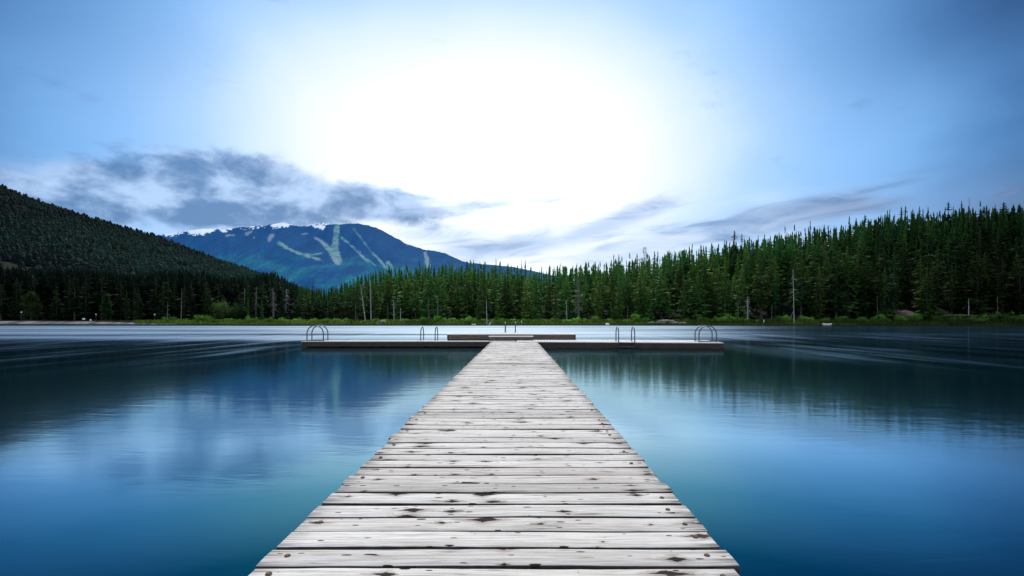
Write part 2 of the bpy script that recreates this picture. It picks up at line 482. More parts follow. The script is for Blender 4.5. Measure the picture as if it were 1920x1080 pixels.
SUN_EL, SUN_AZ = R(50), R(-4)
build_world()
sun = bpy.data.lights.new('sun', 'SUN'); sun.energy = 3.0; sun.angle = R(12); sun.color = (1, .95, .88)
so = link(bpy.data.objects.new('sun', sun))
sd = Vector((math.sin(SUN_AZ) * math.cos(SUN_EL), math.cos(SUN_AZ) * math.cos(SUN_EL), math.sin(SUN_EL)))
so.rotation_euler = (-sd).to_track_quat('-Z', 'Y').to_euler()

# ------------------------------------------------------------------ camera
cam = bpy.data.cameras.new('camera'); cam.sensor_width = 36; cam.lens = 36 * F / 1920
cam.shift_x = -(HX - 960) / 1920; cam.shift_y = (HY - 540) / 1920
cam.clip_start = .05; cam.clip_end = 40000
co_ = link(bpy.data.objects.new('camera', cam))
co_.location = (0, 0, CAM); co_.rotation_euler = (R(90), 0, 0)
scene.camera = co_
scene.view_settings.view_transform = 'Standard'; scene.view_settings.look = 'None'; scene.view_settings.exposure = 0
scene.render.engine = 'CYCLES'
scene.cycles.max_bounces = 5; scene.cycles.diffuse_bounces = 2; scene.cycles.glossy_bounces = 3
scene.cycles.use_denoising = True

# ------------------------------------------------------------------ terrain
SHORE = [(-1500, 150), (-300, 136), (0, 129), (150, 126), (300, 117), (600, 115), (900, 115), (1200, 114), (1500, 108), (1800, 103), (2200, 98), (3500, 80)]
RIDGE = [(-1500, 3), (480, 2.0), (600, 2.0), (700, 3.0), (870, 6.7), (950, 5.0), (1010, 3.6), (1100, 6), (1200, 10), (1300, 13), (1400, 17), (1500, 21), (1600, 25.5), (1700, 29),
         (1800, 31.5), (1920, 33), (2300, 36), (3500, 38)]
HILLR = [(-1500, 560), (-300, 420), (-150, 375), (0, 318), (50, 291), (100, 268), (200, 228), (300, 191), (400, 141), (500, 98), (560, 67), (640, 26), (720, 5), (4000, 0)]   # at 1250 m


def shore(px): return interp(px, SHORE)


def gheight(px, Y):
    s = shore(px); d = Y - s
    if d <= 0: return max(-1.2, d * .12 - .02)
    h = .55 * min(d / 4, 1) + .25 * min(max(d - 4, 0) / 10, 1)
    r = interp(px, RIDGE)
    t = min(max((d - 8) / (225 - s - 8), 0), 1)
    h += max(r - .8, 0) * (t ** .8 if r > 8 else t)
    if Y > 225: h -= min((Y - 225) * .04, max(h - 1.0, 0)) 
    k = interp(px, HILLR)
    if Y > 330 and k > 0:
        q = min((Y - 330) / 920, 1.0)
        h = max(h, .5) + k * q ** 1.1
        if Y > 1250: h -= (Y - 1250) * .35
    return max(h, .25) if d > 6 else h


def build_ground():
    pxs = np.concatenate([np.linspace(-1500, -250, 14), np.linspace(-220, 2200, 150), np.linspace(2260, 3500, 14)])
    tt = np.concatenate([np.array([-8, -2, 0, 1, 2.5, 4, 6, 9, 13, 18, 26, 36, 50, 65, 80, 95, 112, 135, 170, 215, 260, 310]),
                         np.linspace(360, 1130, 34), np.array([1200, 1400, 1800, 2600, 4000, 8000, 16000])])
    V = []
    for px in pxs:
        s = shore(px)
        for t in tt:
            Y = s + t
            z = gheight(px, Y)
            if t > 1300: z = min(z, 2.0)
            if t > 30: z += 1.0 * mnoise.noise(Vector((px * .02, Y * .02, 0))) * (1 if t < 300 else 5) * (1 if interp(px, HILLR) > 20 or t < 100 else .3)
            V.append(((px - HX) / F * Y, Y, z))
    nx, ny = len(pxs), len(tt)
    Fc = [(i * ny + j, (i + 1) * ny + j, (i + 1) * ny + j + 1, i * ny + j + 1) for i in range(nx - 1) for j in range(ny - 1)]
    o = mesh_np('ground', V, Fc, M['ground'], smooth=True)
    tag(o, 'dark forest floor rising behind the lake shore', None, None, 'structure')


build_ground()
wv = [(-700, -250, 0), (700, -250, 0), (700, 175, 0), (-700, 175, 0)]
tag(mesh_np('lake_water', wv, [(0, 1, 2, 3)], M['water']), 'calm dark blue lake around the wooden pier', None, None, 'structure')


# ------------------------------------------------------------------ mountain
def build_mountain():
    ridge = [(-200, 470), (150, 450), (250, 446), (300, 440), (325, 437), (350, 433), (380, 429), (420, 430), (450, 426), (480, 424), (510, 421), (530, 418.5), (560, 424), (585, 424),
             (600, 423), (620, 421), (640, 420), (665, 419), (690, 422), (715, 431), (740, 445), (760, 456), (780, 463), (800, 469), (815, 470), (835, 475), (865, 489),
             (880, 493), (905, 495), (940, 498), (970, 502), (1000, 508), (1060, 522), (1150, 545), (1300, 575), (1500, 594)]
    pxs = np.linspace(-200, 1500, 760); vs = np.linspace(0, 1, 210)
    rz = np.array([interp(p, ridge) for p in pxs])
    rn = np.array([mnoise.noise(Vector((p * .09, 3.1, 0))) * 1.4 + mnoise.noise(Vector((p * .33, 9.1, 0))) * .9 for p in pxs])
    rz = rz + rn * np.clip((600 - rz) / 120, 0, 1)
    V, run, scr, snow, low = [], [], [], [], []
    # ski runs: (px, py, half width) along the open pistes
    runs = [[(632, 424, 6), (630, 445, 6), (627, 465, 8), (630, 480, 9), (634, 490, 8)],
            [(590, 447, 2), (603, 453, 3), (613, 463, 5), (622, 473, 6), (630, 486, 8)],
            [(640, 445, 2.0), (652, 455, 2.2), (665, 467, 2.2), (680, 482, 2.5), (692, 492, 2)],
            [(662, 428, 1.6), (672, 440, 1.8), (684, 456, 1.8), (696, 472, 2.2), (710, 486, 2.6), (722, 500, 3)],
            [(523, 455, 4), (535, 463, 4), (550, 471, 3.2), (570, 478, 3), (590, 484, 2.6), (606, 489, 2)],
            [(728, 493, 5), (731, 503, 7)],
            [(797, 474, 3), (799, 484, 4.5), (802, 498, 6)], [(755, 454, 1.5), (762, 459, 2), (767, 461, 1)],
            [(700, 494, 1.2), (712, 499, 1.2), (725, 504, 1.2)],
            [(652, 455, 1.6), (672, 470, 1.4), (686, 486, 1.8)], [(560, 474, 2.5), (585, 478, 2.2), (606, 474, 1.5)], [(688, 486, 2), (704, 498, 2.5)]]
    screes = [[(590, 446, 1.6), (603, 452, 2.2), (612, 461, 2.4), (620, 468, 2)], [(795, 474, 1.6), (799, 484, 2), (803, 498, 3)], [(625, 483, 4), (632, 490, 4)],
              [(509, 443, 4), (505, 449, 4)], [(463, 438, 3), (472, 434, 1.4)], [(425, 442, 2), (438, 441, 1)], [(476, 446, 1.5)], [(567, 439, 2), (577, 438, 1.2)]]

    def segd(px, py, line):
        best = 1e9
        if len(line) == 1: line = line * 2
        for (x0, y0, w0), (x1, y1, w1) in zip(line[:-1], line[1:]):
            dx, dy = x1 - x0, y1 - y0; L = dx * dx + dy * dy + 1e-9
            t = min(max(((px - x0) * dx + (py - y0) * dy) / L, 0), 1)
            dd = math.hypot(px - x0 - t * dx, py - y0 - t * dy) - (w0 + t * (w1 - w0))
            best = min(best, dd)
        return best

    for i, px in enumerate(pxs):
        for v in vs:
            dep = 4200 + 2600 * v ** 1.15
            # gullies and spurs
            dep += (240 * mnoise.noise(Vector((px * .011 + v * 1.3, v * 2.2, .7))) + 120 * mnoise.noise(Vector((px * .035, v * 5, 2.7)))) * math.sin(math.pi * min(v, .98)) ** .5
            py = 597 + (rz[i] - 597) * v
            j = mnoise.noise(Vector((px * .11, py * .11, 0))) * 1.8 + mnoise.noise(Vector((px * .4, py * .4, 5))) * 1.0
            z = CAM + (HY - py) / F * dep
            V.append(((px - HX) / F * dep, dep, z))
            inb = 400 < px < 860 and 415 < py < 520
            d1 = min(segd(px, py, l) for l in runs) if inb else 9
            d2 = min(segd(px, py, l) for l in screes) if inb else 9
            run.append(min(max(.5 - (d1 * 1.4 + j * 1.5 + 1.1) / 2.0, 0), 1) * .95)
            scr.append(min(max(.5 - (d2 + j * 1.3) / 2.4, 0), 1) * .75)
            sl = py - rz[i]
            sn = 0
            for c, hw, dpt in ((375, 38, 9), (322, 22, 5), (420, 24, 4.5), (478, 22, 4), (525, 22, 7), (600, 15, 7), (450, 100, 2)):
                e = 1 - ((px - c) / hw) ** 2
                if e > 0: sn = max(sn, e * dpt * 1.35 - sl + (j + 1.3 * mnoise.noise(Vector((px * .22, py * .5, 11)))) * 3.6 - 2.2)
            snow.append(min(max(sn * .9, 0), 1))
            low.append(min(max((py - 470 - max(0, px - 650) * .12 + j * 5) / 22, 0), 1))
    nx, ny = len(pxs), len(vs)
    # far side of the ridge so that it stays a body from any side
    I = np.arange(nx - 1)[:, None] * ny + np.arange(ny - 1)[None, :]
    Fc = np.stack([I, I + ny, I + ny + 1, I + 1], -1).reshape(-1, 4)
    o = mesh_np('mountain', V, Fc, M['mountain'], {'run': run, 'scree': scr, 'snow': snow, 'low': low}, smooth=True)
    tag(o, 'distant blue forested mountain with ski runs and snow patches', None, None, 'structure')
    # the snowy summit behind the main ridge
    pk = [(440, 440), (500, 424), (515, 420), (530, 417), (545, 420), (560, 425), (575, 422), (590, 419.5), (604, 417.5), (616, 420), (630, 425), (660, 440)]
    V, sn, z0 = [], [], []
    pxs = np.linspace(440, 660, 120); vs = np.linspace(0, 1, 24)
    for px in pxs:
        top = interp(px, pk) + mnoise.noise(Vector((px * .25, 1, 4))) * 1.6
        for v in vs:
            dep = 7400 + 1400 * v + 200 * mnoise.noise(Vector((px * .05, v * 3, 0)))
            py = 470 + (top - 470) * v
            V.append(((px - HX) / F * dep, dep, CAM + (HY - py) / F * dep))
            j = mnoise.noise(Vector((px * .22, py * .5, 0)))
            sn.append(min(max(.35 + j * 2.2 + (v - .75) * 2, 0), 1)); z0.append(0)
    nx, ny = len(pxs), len(vs)
    I = np.arange(nx - 1)[:, None] * ny + np.arange(ny - 1)[None, :]
    Fc = np.stack([I, I + ny, I + ny + 1, I + 1], -1).reshape(-1, 4)
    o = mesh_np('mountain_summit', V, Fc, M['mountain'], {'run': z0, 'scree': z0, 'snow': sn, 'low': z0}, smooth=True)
    tag(o, 'small snowy summit peeking over the blue mountain ridge', None, None, 'structure')


build_mountain()


# ------------------------------------------------------------------ tree shapes
class Quads:
    def __init__(self): self.v = []; self.s = []

    def leaf(self, p, d, L, w, side, s):
        """diamond from p along d with length L, half width w along side"""
        q = p + d * L * .55
        self.v += [p, q - side * w, p + d * L, q + side * w]
        self.s += [s * .6, s, min(1, s * 1.25), s]

    def arrays(self):
        v = np.array([tuple(x) for x in self.v], np.float32)
        return v, np.arange(len(v)).reshape(-1, 4), np.array(self.s, np.float32)


def conifer_crown(seed, H, Rb, start, dens=1.0, shape='spire', gappy=0.0):
    rd = random.Random(seed); q = Quads()
    n = int(H * 2.3 * dens)
    for i in range(n):
        t = (i + rd.random() * .6) / n
        z = start + (H - start) * t
        if shape == 'spire': prof = (1 - t) ** .68 * (1 - .25 * max(0, .18 - t) / .18)
        elif shape == 'column': prof = min(1, (1 - t) * 1.9) ** .8
        else: prof = (1 - t) ** .6 * min(1, .55 + t * 1.4)
        prof = max(prof, .04) * (.75 + .45 * rd.random())
        if rd.random() < gappy: continue
        nb = max(3, int(7.5 * dens - 2 * t))
        a0 = rd.random() * 6.28
        if t > .55:
            for a in (a0, a0 + 1.5):
                q.leaf(Vector((0, 0, z - .15)), Vector((rd.uniform(-.05, .05), rd.uniform(-.05, .05), 1)), (H - start) / n * 1.9, .035 + Rb * prof * .20, Vector((math.cos(a), math.sin(a), 0)), .25 + .4 * t)
        for k in range(nb):
            a = a0 + 6.283 * k / nb + rd.uniform(-.3, .3)
            L = Rb * prof * rd.uniform(.6, 1.15)
            dz = -.42 * (1 - t) + .28 * t + rd.uniform(-.14, .14)
            d = Vector((math.cos(a), math.sin(a), dz)).normalized()
            side = Vector((-math.sin(a), math.cos(a), rd.uniform(-.35, .35))).normalized()
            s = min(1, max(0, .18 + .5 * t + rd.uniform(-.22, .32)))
            p = Vector((0, 0, z + rd.uniform(-.1, .1))) + d * (.04 * L)
            q.leaf(p, d, L, .13 * L + .07, side, s)
            for sg in (-1, 1):
                d2 = (d + side * sg * rd.uniform(.5, .9) + Vector((0, 0, -.25))).normalized()
                q.leaf(p + d * L * rd.uniform(.3, .45), d2, L * rd.uniform(.4, .6), .1 * L + .06, (side + d * -sg * .6 + Vector((0, 0, rd.uniform(-.3, .3)))).normalized(), s * rd.uniform(.75, 1.2))
            if L > .8:
                q.leaf(p + d * L * .55, (d * .4 + Vector((0, 0, -1))).normalized(), L * .42, .1 * L + .05, side, s * .5)
    for a in (0, 1.57):
        q.leaf(Vector((0, 0, H - .7)), Vector((0, 0, 1)), .85, .09, Vector((math.cos(a), math.sin(a), 0)), .6)
    return q.arrays()


def trunk_bm(H, r, top=.15, lean=0.0, n=7, seed=0):
    rd = random.Random(seed); bm = bmesh.new()
    pts = [(lean * H * t + rd.uniform(-.03, .03) * (t > 0), rd.uniform(-.03, .03) * (t > 0), -.4 + (H + .4) * t) for t in (0, .15, .35, .6, .8, 1)]
    add_tube(bm, pts, r, n, r * top)
    return bm


def leafy_crown(seed, rx, ry, rz, zc, nclump=26, nleaf=42, size=.3, clump=.34):
    rd = random.Random(seed); q = Quads()
    for c in range(nclump):
        while True:
            p = Vector((rd.uniform(-1, 1), rd.uniform(-1, 1), rd.uniform(-1, 1)))
            if .25 < p.length < 1: break
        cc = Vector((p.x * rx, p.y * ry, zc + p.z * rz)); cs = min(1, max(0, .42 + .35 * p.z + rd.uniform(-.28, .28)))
        cr = clump * (rx + rz) * .5 * rd.uniform(.7, 1.25)
        for k in range(nleaf):
            o = Vector((rd.gauss(0, .5), rd.gauss(0, .5), rd.gauss(0, .42)))
            d = Vector((rd.uniform(-1, 1), rd.uniform(-1, 1), rd.uniform(-.6, .6))).normalized()
            sd_ = d.cross(Vector((rd.uniform(-1, 1), rd.uniform(-1, 1), 1))).normalized()
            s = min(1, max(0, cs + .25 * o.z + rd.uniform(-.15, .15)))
            q.leaf(cc + o * cr, d, size * rd.uniform(.7, 1.4), size * .36, sd_, s)
    return q.arrays()


def low_tree(rd, H, Rb, n=5, k=5):
    """small tree for the far forest mass: a few drooping whorls"""
    v = []; s = []
    for i in range(n):
        t = i / n
        z = H * (.08 + .88 * t); zt = z + H / n * rd.uniform(.9, 1.5)
        L = Rb * (1 - t) ** .9 * rd.uniform(.75, 1.2) + .12
        a0 = rd.random() * 6.28
        for j in range(k):
            a = a0 + 6.283 * j / k; b = 6.283 / k * rd.uniform(.42, .6)
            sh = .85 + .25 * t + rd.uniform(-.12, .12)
            v += [(0, 0, zt), (L * .8 * math.cos(a - b), L * .8 * math.sin(a - b), z + rd.uniform(-.1, .25) * H / n),
                  (L * math.cos(a), L * math.sin(a), z - .3 * H / n), (L * .8 * math.cos(a + b), L * .8 * math.sin(a + b), z + rd.uniform(-.1, .25) * H / n)]
            s += [sh * 1.15, sh, sh * .8, sh]
    return np.array(v, np.float32), np.array(s, np.float32)


def low_leafy(rd, H, Rb, n=46):
    v = []; s = []
    for i in range(n):
        th = rd.uniform(0, 6.28); ph = math.acos(rd.uniform(-.7, 1)); r = rd.uniform(.65, 1.05)
        c = np.array((Rb * r * math.sin(ph) * math.cos(th), Rb * r * math.sin(ph) * math.sin(th), H * .55 + H * .42 * r * math.cos(ph)))
        a = np.array([rd.uniform(-1, 1) for _ in range(3)]); a /= np.linalg.norm(a) + 1e-6
        b = np.cross(a, [rd.uniform(-1, 1) for _ in range(3)]); b /= np.linalg.norm(b) + 1e-6
        w = Rb * .42
        v += [tuple(c - a * w), tuple(c - b * w * .7), tuple(c + a * w), tuple(c + b * w * .7)]
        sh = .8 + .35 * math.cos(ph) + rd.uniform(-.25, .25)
        s += [sh] * 4
    return np.array(v, np.float32), np.array(s, np.float32)


def pile(protos, pos, scl, cols):
    """many small trees as one array: protos list of (v, s); pos (n,3); scl (n,2); cols (n,3)"""
    V, C = [], []
    for i in range(len(pos)):
        v, s = protos[i % len(protos)]
        a = rng.random() * 6.28; ca, sa = math.cos(a), math.sin(a)
        w = np.empty_like(v)
        w[:, 0] = (v[:, 0] * ca - v[:, 1] * sa) * scl[i][0] + pos[i][0]
        w[:, 1] = (v[:, 0] * sa + v[:, 1] * ca) * scl[i][0] + pos[i][1]
        w[:, 2] = v[:, 2] * scl[i][1] + pos[i][2]
        V.append(w); C.append(s[:, None] * np.asarray(cols[i], np.float32)[None, :])
    V = np.concatenate(V); C = np.clip(np.concatenate(C), .002, 1)
    return V, np.arange(len(V)).reshape(-1, 4), C


# ------------------------------------------------------------------ far hillside forest (nobody could count it)
def build_hill_forest():
    rd = random.Random(5)
    con = [low_tree(rd, 1, .22) for _ in range(14)]
    dec = [low_leafy(rd, 1, .36) for _ in range(8)]
    pc, sc, cc, pd, sd_, cd = [], [], [], [], [], []
    N = 21000
    for i in range(N):
        px = rd.uniform(-260, 660); Y = 330 + 930 * rd.random() ** .75
        if interp(px, HILLR) < 8: continue
        z = gheight(px, Y)
        X = (px - HX) / F * Y
        py = HY - (z - CAM) / Y * F
        if Y < 1150 and mnoise.noise(Vector((X * .02, Y * .011, 6.0))) > .42: continue
        n = mnoise.noise(Vector((px * .008, py * .018, 1.0))) + .5 * mnoise.noise(Vector((px * .03, py * .05, 4.0)))
        midband = math.exp(-((py - (440 + px * .17)) / 42) ** 2) * (1 if px > -50 else .4)
        lite = n * .9 + midband * 1.1 - .62
        edge = np.interp(px, [-100, 60, 250, 500], [.45, .7, 1.0, 1.15])
        if lite > -.1 and rd.random() < .4:
            b = rd.uniform(.7, 1.3) * edge
            cd.append((.020 * b, .044 * b, .026 * b)); pd.append((X, Y, z)); h = rd.uniform(6, 10); sd_.append((h, h))
        else:
            b = rd.uniform(.75, 1.2) * edge * (.7 + 1.5 * max(0, lite + .45)) * (1 + .7 * mnoise.noise(Vector((px * .05, py * .07, 8.0))))
            cc.append((.0042 * b, .0165 * b, .0105 * b)); pc.append((X, Y, z - .3)); h = rd.uniform(5, 9) * rd.choice([.8, 1, 1, 1.3, 1.7]); sc.append((h * rd.uniform(.85, 1.5), h))
    a = pile(con, pc, sc, cc); b = pile(dec, pd, sd_, cd)
    V = np.concatenate([a[0], b[0]]); Fc = np.concatenate([a[1], b[1] + len(a[0])]); C = np.concatenate([a[2], b[2]])
    o = mesh_np('hillside_forest', V, Fc, M['hill_forest'], {'col': C})
    tag(o, 'dense dark forest covering the hillside on the left', 'forest', None, 'stuff')


build_hill_forest()

# ------------------------------------------------------------------ lakeside conifers
SKY = [(-150, 495), (0, 505), (60, 512), (110, 512), (170, 512), (240, 522), (300, 514), (380, 516), (420, 528), (470, 526), (512, 516), (535, 528), (560, 542), (600, 548), (640, 540), (660, 528),
       (700, 515), (730, 506), (760, 505), (800, 503), (870, 494), (920, 494), (960, 502), (1010, 509), (1060, 503), (1120, 494), (1200, 480), (1300, 468), (1370, 457), (1400, 452),
       (1500, 434), (1560, 427), (1620, 414), (1700, 402), (1800, 394), (1920, 387), (2100, 378)]


def sky_y(px): return interp(px, SKY)


PROT = []
for i, (shape, rb, st, dn, gp) in enumerate([('spire', .17, .06, 1.0, 0), ('spire', .15, .10, 1.0, .05), ('spire', .13, .08, 1.1, 0), ('column', .11, .12, 1.0, .08), ('spire', .20, .05, 1.0, .05),
                                             ('column', .13, .22, .9, .12), ('spire', .16, .18, .95, .1), ('spire', .12, .05, 1.1, .03), ('open', .15, .28, .85, .2), ('spire', .18, .03, 1.05, .0)]):
    H = 13.0
    v, f, s = conifer_crown(100 + i, H, rb * H, st * H, dn, shape, gp)
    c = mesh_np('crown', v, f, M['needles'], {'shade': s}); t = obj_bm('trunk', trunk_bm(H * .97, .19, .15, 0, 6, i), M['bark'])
    PROT.append((c.data, t.data, H))
    bpy.data.objects.remove(c); bpy.data.objects.remove(t)


def conifer(px, Y, H, proto, tint, wide=1.0, name='conifer_tree', z=None):
    cm, tm, h0 = PROT[proto]
    X = (px - HX) / F * Y
    r = empty(name, (X, Y, gheight(px, Y) - .1 if z is None else z), random.uniform(0, 6.28))
    k = H / h0
    r.scale = (k * wide, k * wide, k)
    for nm, me in (('crown', cm), ('trunk', tm)):
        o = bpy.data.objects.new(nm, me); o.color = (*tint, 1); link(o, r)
    return r


def tint_at(px, py=None):
    """needle tint with shade painted in at both ends of the lake, greener in the middle"""
    e = np.interp(px, [-100, 60, 300, 480, 620, 760, 950, 1250, 1450, 1650, 1800, 2000], [.30, .34, .46, .62, 1.15, 1.75, 2.1, 2.0, 1.4, .85, .52, .36])  # side falloff and hill shade painted into the tint, not another species
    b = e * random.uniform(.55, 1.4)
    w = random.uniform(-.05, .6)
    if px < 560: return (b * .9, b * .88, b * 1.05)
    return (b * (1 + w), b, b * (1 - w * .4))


# landmarks that labels point to: (px, phrase)
LAND = [(58, 'the rounded lone tree'), (290, 'the rightmost lamp post'), (417, 'the bright round leafy tree'), (512, 'the grey bare tree'),
        (686, 'the leaning white trunk'), (912, 'the white trunk at the water'), (1085, 'the grey bristly tree'), (1217, 'the cone-shaped tree'),
        (1402, 'the short white broken trunk'), (1489, 'the tall white trunk'), (1551, 'the small white rowboat'), (1738, 'the olive conifer')]
ORD = ['first', 'second', 'third', 'fourth', 'fifth', 'sixth', 'seventh', 'eighth', 'ninth', 'tenth']

# special trees first
special = [  # px, top py, base Y offset, proto, tint, width, label
    (58, 548, 4, 9, None, 0, ''),
    (1217, 533, 4.5, 4, (1.9, 1.75, 1.5), 1.15, 'pale green cone-shaped conifer standing forward on the bank above the right ladder'),
    (1255, 548, 5, 6, (1.9, 1.75, .9), 1.3, 'bright green open-branched conifer just above the rocky outcrop'),
    (932, 556, 4.5, 7, (2.4, 2.2, 1.0), 1.35, 'yellowish green young conifer behind the left post of the platform ladder'),
    (897, 550, 5.5, 0, (1.35, 1.25, 1.0), 1.0, 'broad mid-green conifer just left of the white trunk at the water line'),
    (1001, 567, 4.5, 9, (1.6, 1.45, .9), 1.0, 'small bushy conifer on the shore right of the platform ladder posts'),
    (1150, 545, 6, 4, (1.4, 1.3, .8), 1.1, 'wide layered green conifer above the left rail of the right ladder'),
    (1738, 506, 6, 4, (.95, .85, .5), 1.35, 'olive conifer standing alone before the dark wood by the soil bank'),
    (1568, 462, 9, 3, (.62, .66, .6), 1.5, 'tall greyish green conifer behind the small white rowboat'),
    (1531, 512, 7, 2, (.75, .52, .3), 1.2, 'brownish slender conifer between the tall white trunk and the rowboat'),
    (465, 562, 6, 7, (1.5, 1.9, 1.2), 1.2, 'small fresh green conifer just right of the round leafy tree'),
    (491, 560, 7, 7, (1.1, 1.6, 1.1), 1.2, 'slim blue-green young conifer left of the grey bare trees'),
    (587, 521, 10, 3, (.5, .55, .6), .75, 'dark slim spire-topped conifer rising alone left of the mountain foot'),
    (515, 517, 14, 3, (.3, .3, .3), .9, 'black narrow conifer topping the left tree line beside the grey bare trees'),
    (1377, 433, 60, 8, (.55, .6, .6), 1.25, 'taller of the two lone conifers jutting above the right skyline'),
    (1391, 439, 64, 8, (.5, .55, .55), .9, 'shorter of the two lone conifers jutting above the right skyline'),
    (1622, 404, 95, 8, (.4, .45, .42), 1.7, 'wide flat-branched conifer at the left start of the dark right skyline'),
    (1664, 395, 95, 4, (.35, .4, .4), 1.0, 'pointed dark conifer standing clear just right of the flat-branched skyline one'),
    (1690, 389, 97, 8, (.36, .4, .4), 1.2, 'taller layered conifer of the pair on the dark right skyline'),
    (1698, 387, 101, 8, (.36, .4, .4), 1.1, 'layered conifer tight behind its twin on the dark right skyline'),
    (1724, 388, 97, 4, (.33, .36, .36), 1.0, 'spire-topped dark conifer right of the skyline twins'),
    (1778, 380, 98, 8, (.3, .34, .34), 1.5, 'bushy-topped conifer highest left of the bare skyline spike'),
    (1803, 378, 98, 0, (.3, .34, .34), 1.0, 'highest pointed conifer directly left of the bare skyline spike'),
    (1845, 388, 97, 8, (.28, .32, .34), 1.9, 'broad dark round-headed conifer on the skyline right of the bare spike'),
    (1882, 380, 98, 8, (.27, .3, .33), 2.0, 'largest dark broad-headed conifer near the right end of the skyline'),
    (978, 488, 75, 3, (.6, .65, .6), .5, 'thin sparse spire poking above the middle of the skyline'),
    (930, 486, 80, 3, (.7, .75, .7), .9, 'narrow conifer forming the highest tip above the middle of the wood'),
]
count = 0
occupied = []
for px, ty, off, pr, tn, wd, lb in special:
    if not lb: continue
    Y = shore(px) + off
    g = gheight(px, Y)
    H = CAM + (HY - ty) / F * Y - g + .1
    if H < 2: H = 2
    c = conifer(px, Y, H, pr, tn, wd)
    tag(c, lb, 'conifer tree', 'conifers on the lake shore'); count += 1
    occupied.append((px, Y))

# the front rows, one object per tree
rows = []
for row, (o0, o1, step) in enumerate([(7, 11, 36), (12, 17, 32), (19, 26, 31), (28, 38, 32), (41, 54, 34)]):
    px = -40 + random.uniform(0, 20)
    while px < 1985:
        off = random.uniform(o0, o1)
        p = px + random.uniform(-8, 8)
        Y = shore(p) + off
        g = gheight(p, Y)
        px += step * random.uniform(.75, 1.25)
        if any(abs(p - a) < 13 and Y < b + 1 for a, b in occupied if b < 140): continue
        if 195 < p < 200: continue
        lim = CAM + (HY - sky_y(p) - (random.uniform(-8, 12) if p > 620 else random.uniform(-8, 26))) / F * Y - g
        want = random.uniform(11.5, 17.5) if p > 640 else random.uniform(11.5, 15.5)
        H = min(want, lim * random.uniform(.84, 1.0))
        if row < 2 and p > 1050: H *= random.uniform(.72, 1.0)
        if H < 4: continue
        rows.append((row, p, Y, H))
# spread the trees of the hill behind as individual objects too, the rest as one mass
extra = []
px = 640
while px < 1960:
    Y = 225 - random.uniform(0, 30)
    lim = CAM + (HY - sky_y(px) - random.uniform(-12, 8)) / F * Y - gheight(px, Y)
    if lim > 6: extra.append((5, px, Y, lim))
    px += random.choice([9, 14, 20, 32]) * random.uniform(.8, 1.2)
rows = rows[:]
budget = 298 - count
pick = rows + extra
if len(pick) > budget:
    ex = extra[::2]
    keep = rows[:max(0, budget - len(ex))]
    mass_extra = [t for t in pick if t not in keep and t not in ex]
    pick = keep + ex
else:
    mass_extra = []

RNAME = ['front row', 'second row', 'third row', 'fourth row', 'fifth row', 'skyline row']
front = sorted([t for t in pick if t[0] == 0], key=lambda t: t[1])
near = {}
for t in front:
    L = min(LAND, key=lambda l: abs(l[0] - t[1]))
    near.setdefault((L[1], t[1] < L[0]), []).append((abs(L[0] - t[1]), t))
flabel = {}
for (ph, left), lst in near.items():
    for i, (_, t) in enumerate(sorted(lst)):
        flabel[t] = f"{ORD[i]} front-row conifer to the {'left' if left else 'right'} of {ph}"
SEC = [(-200, 180, 'black wood behind the beach'), (180, 420, 'dark wood behind the lamp posts'), (420, 640, 'gap below the mountain foot'), (640, 830, 'wood behind the leaning white trunk'),
       (830, 1010, 'wood behind the raised platform'), (1010, 1180, 'wood behind the grey bristly tree'), (1180, 1390, 'wood above the rocky outcrop'), (1390, 1560, 'wood around the tall white trunk'),
       (1560, 1750, 'dark wood left of the bare soil bank'), (1750, 2200, 'dark wood at the right end of the lake')]
for t in pick:
    row, p, Y, H = t
    pr = random.choice([0, 1, 2, 3, 4, 5, 6, 7, 9]) if row < 5 else random.choice([1, 2, 3, 7, 2, 7, 4])
    wd = random.uniform(.9, 1.75) * (15 / max(H, 9)) ** .3
    if row == 5: wd *= random.uniform(1.0, 1.9)
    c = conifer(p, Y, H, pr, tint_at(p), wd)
    if t in flabel:
        tag(c, flabel[t], 'conifer tree', 'conifers on the lake shore')
    else:
        sec = [s for s in SEC if s[0] <= p < s[1]][0][2]
        tag(c, f"green conifer in the {RNAME[row]}, {sec}", 'conifer tree', f"{RNAME[row]} conifers, {sec}")


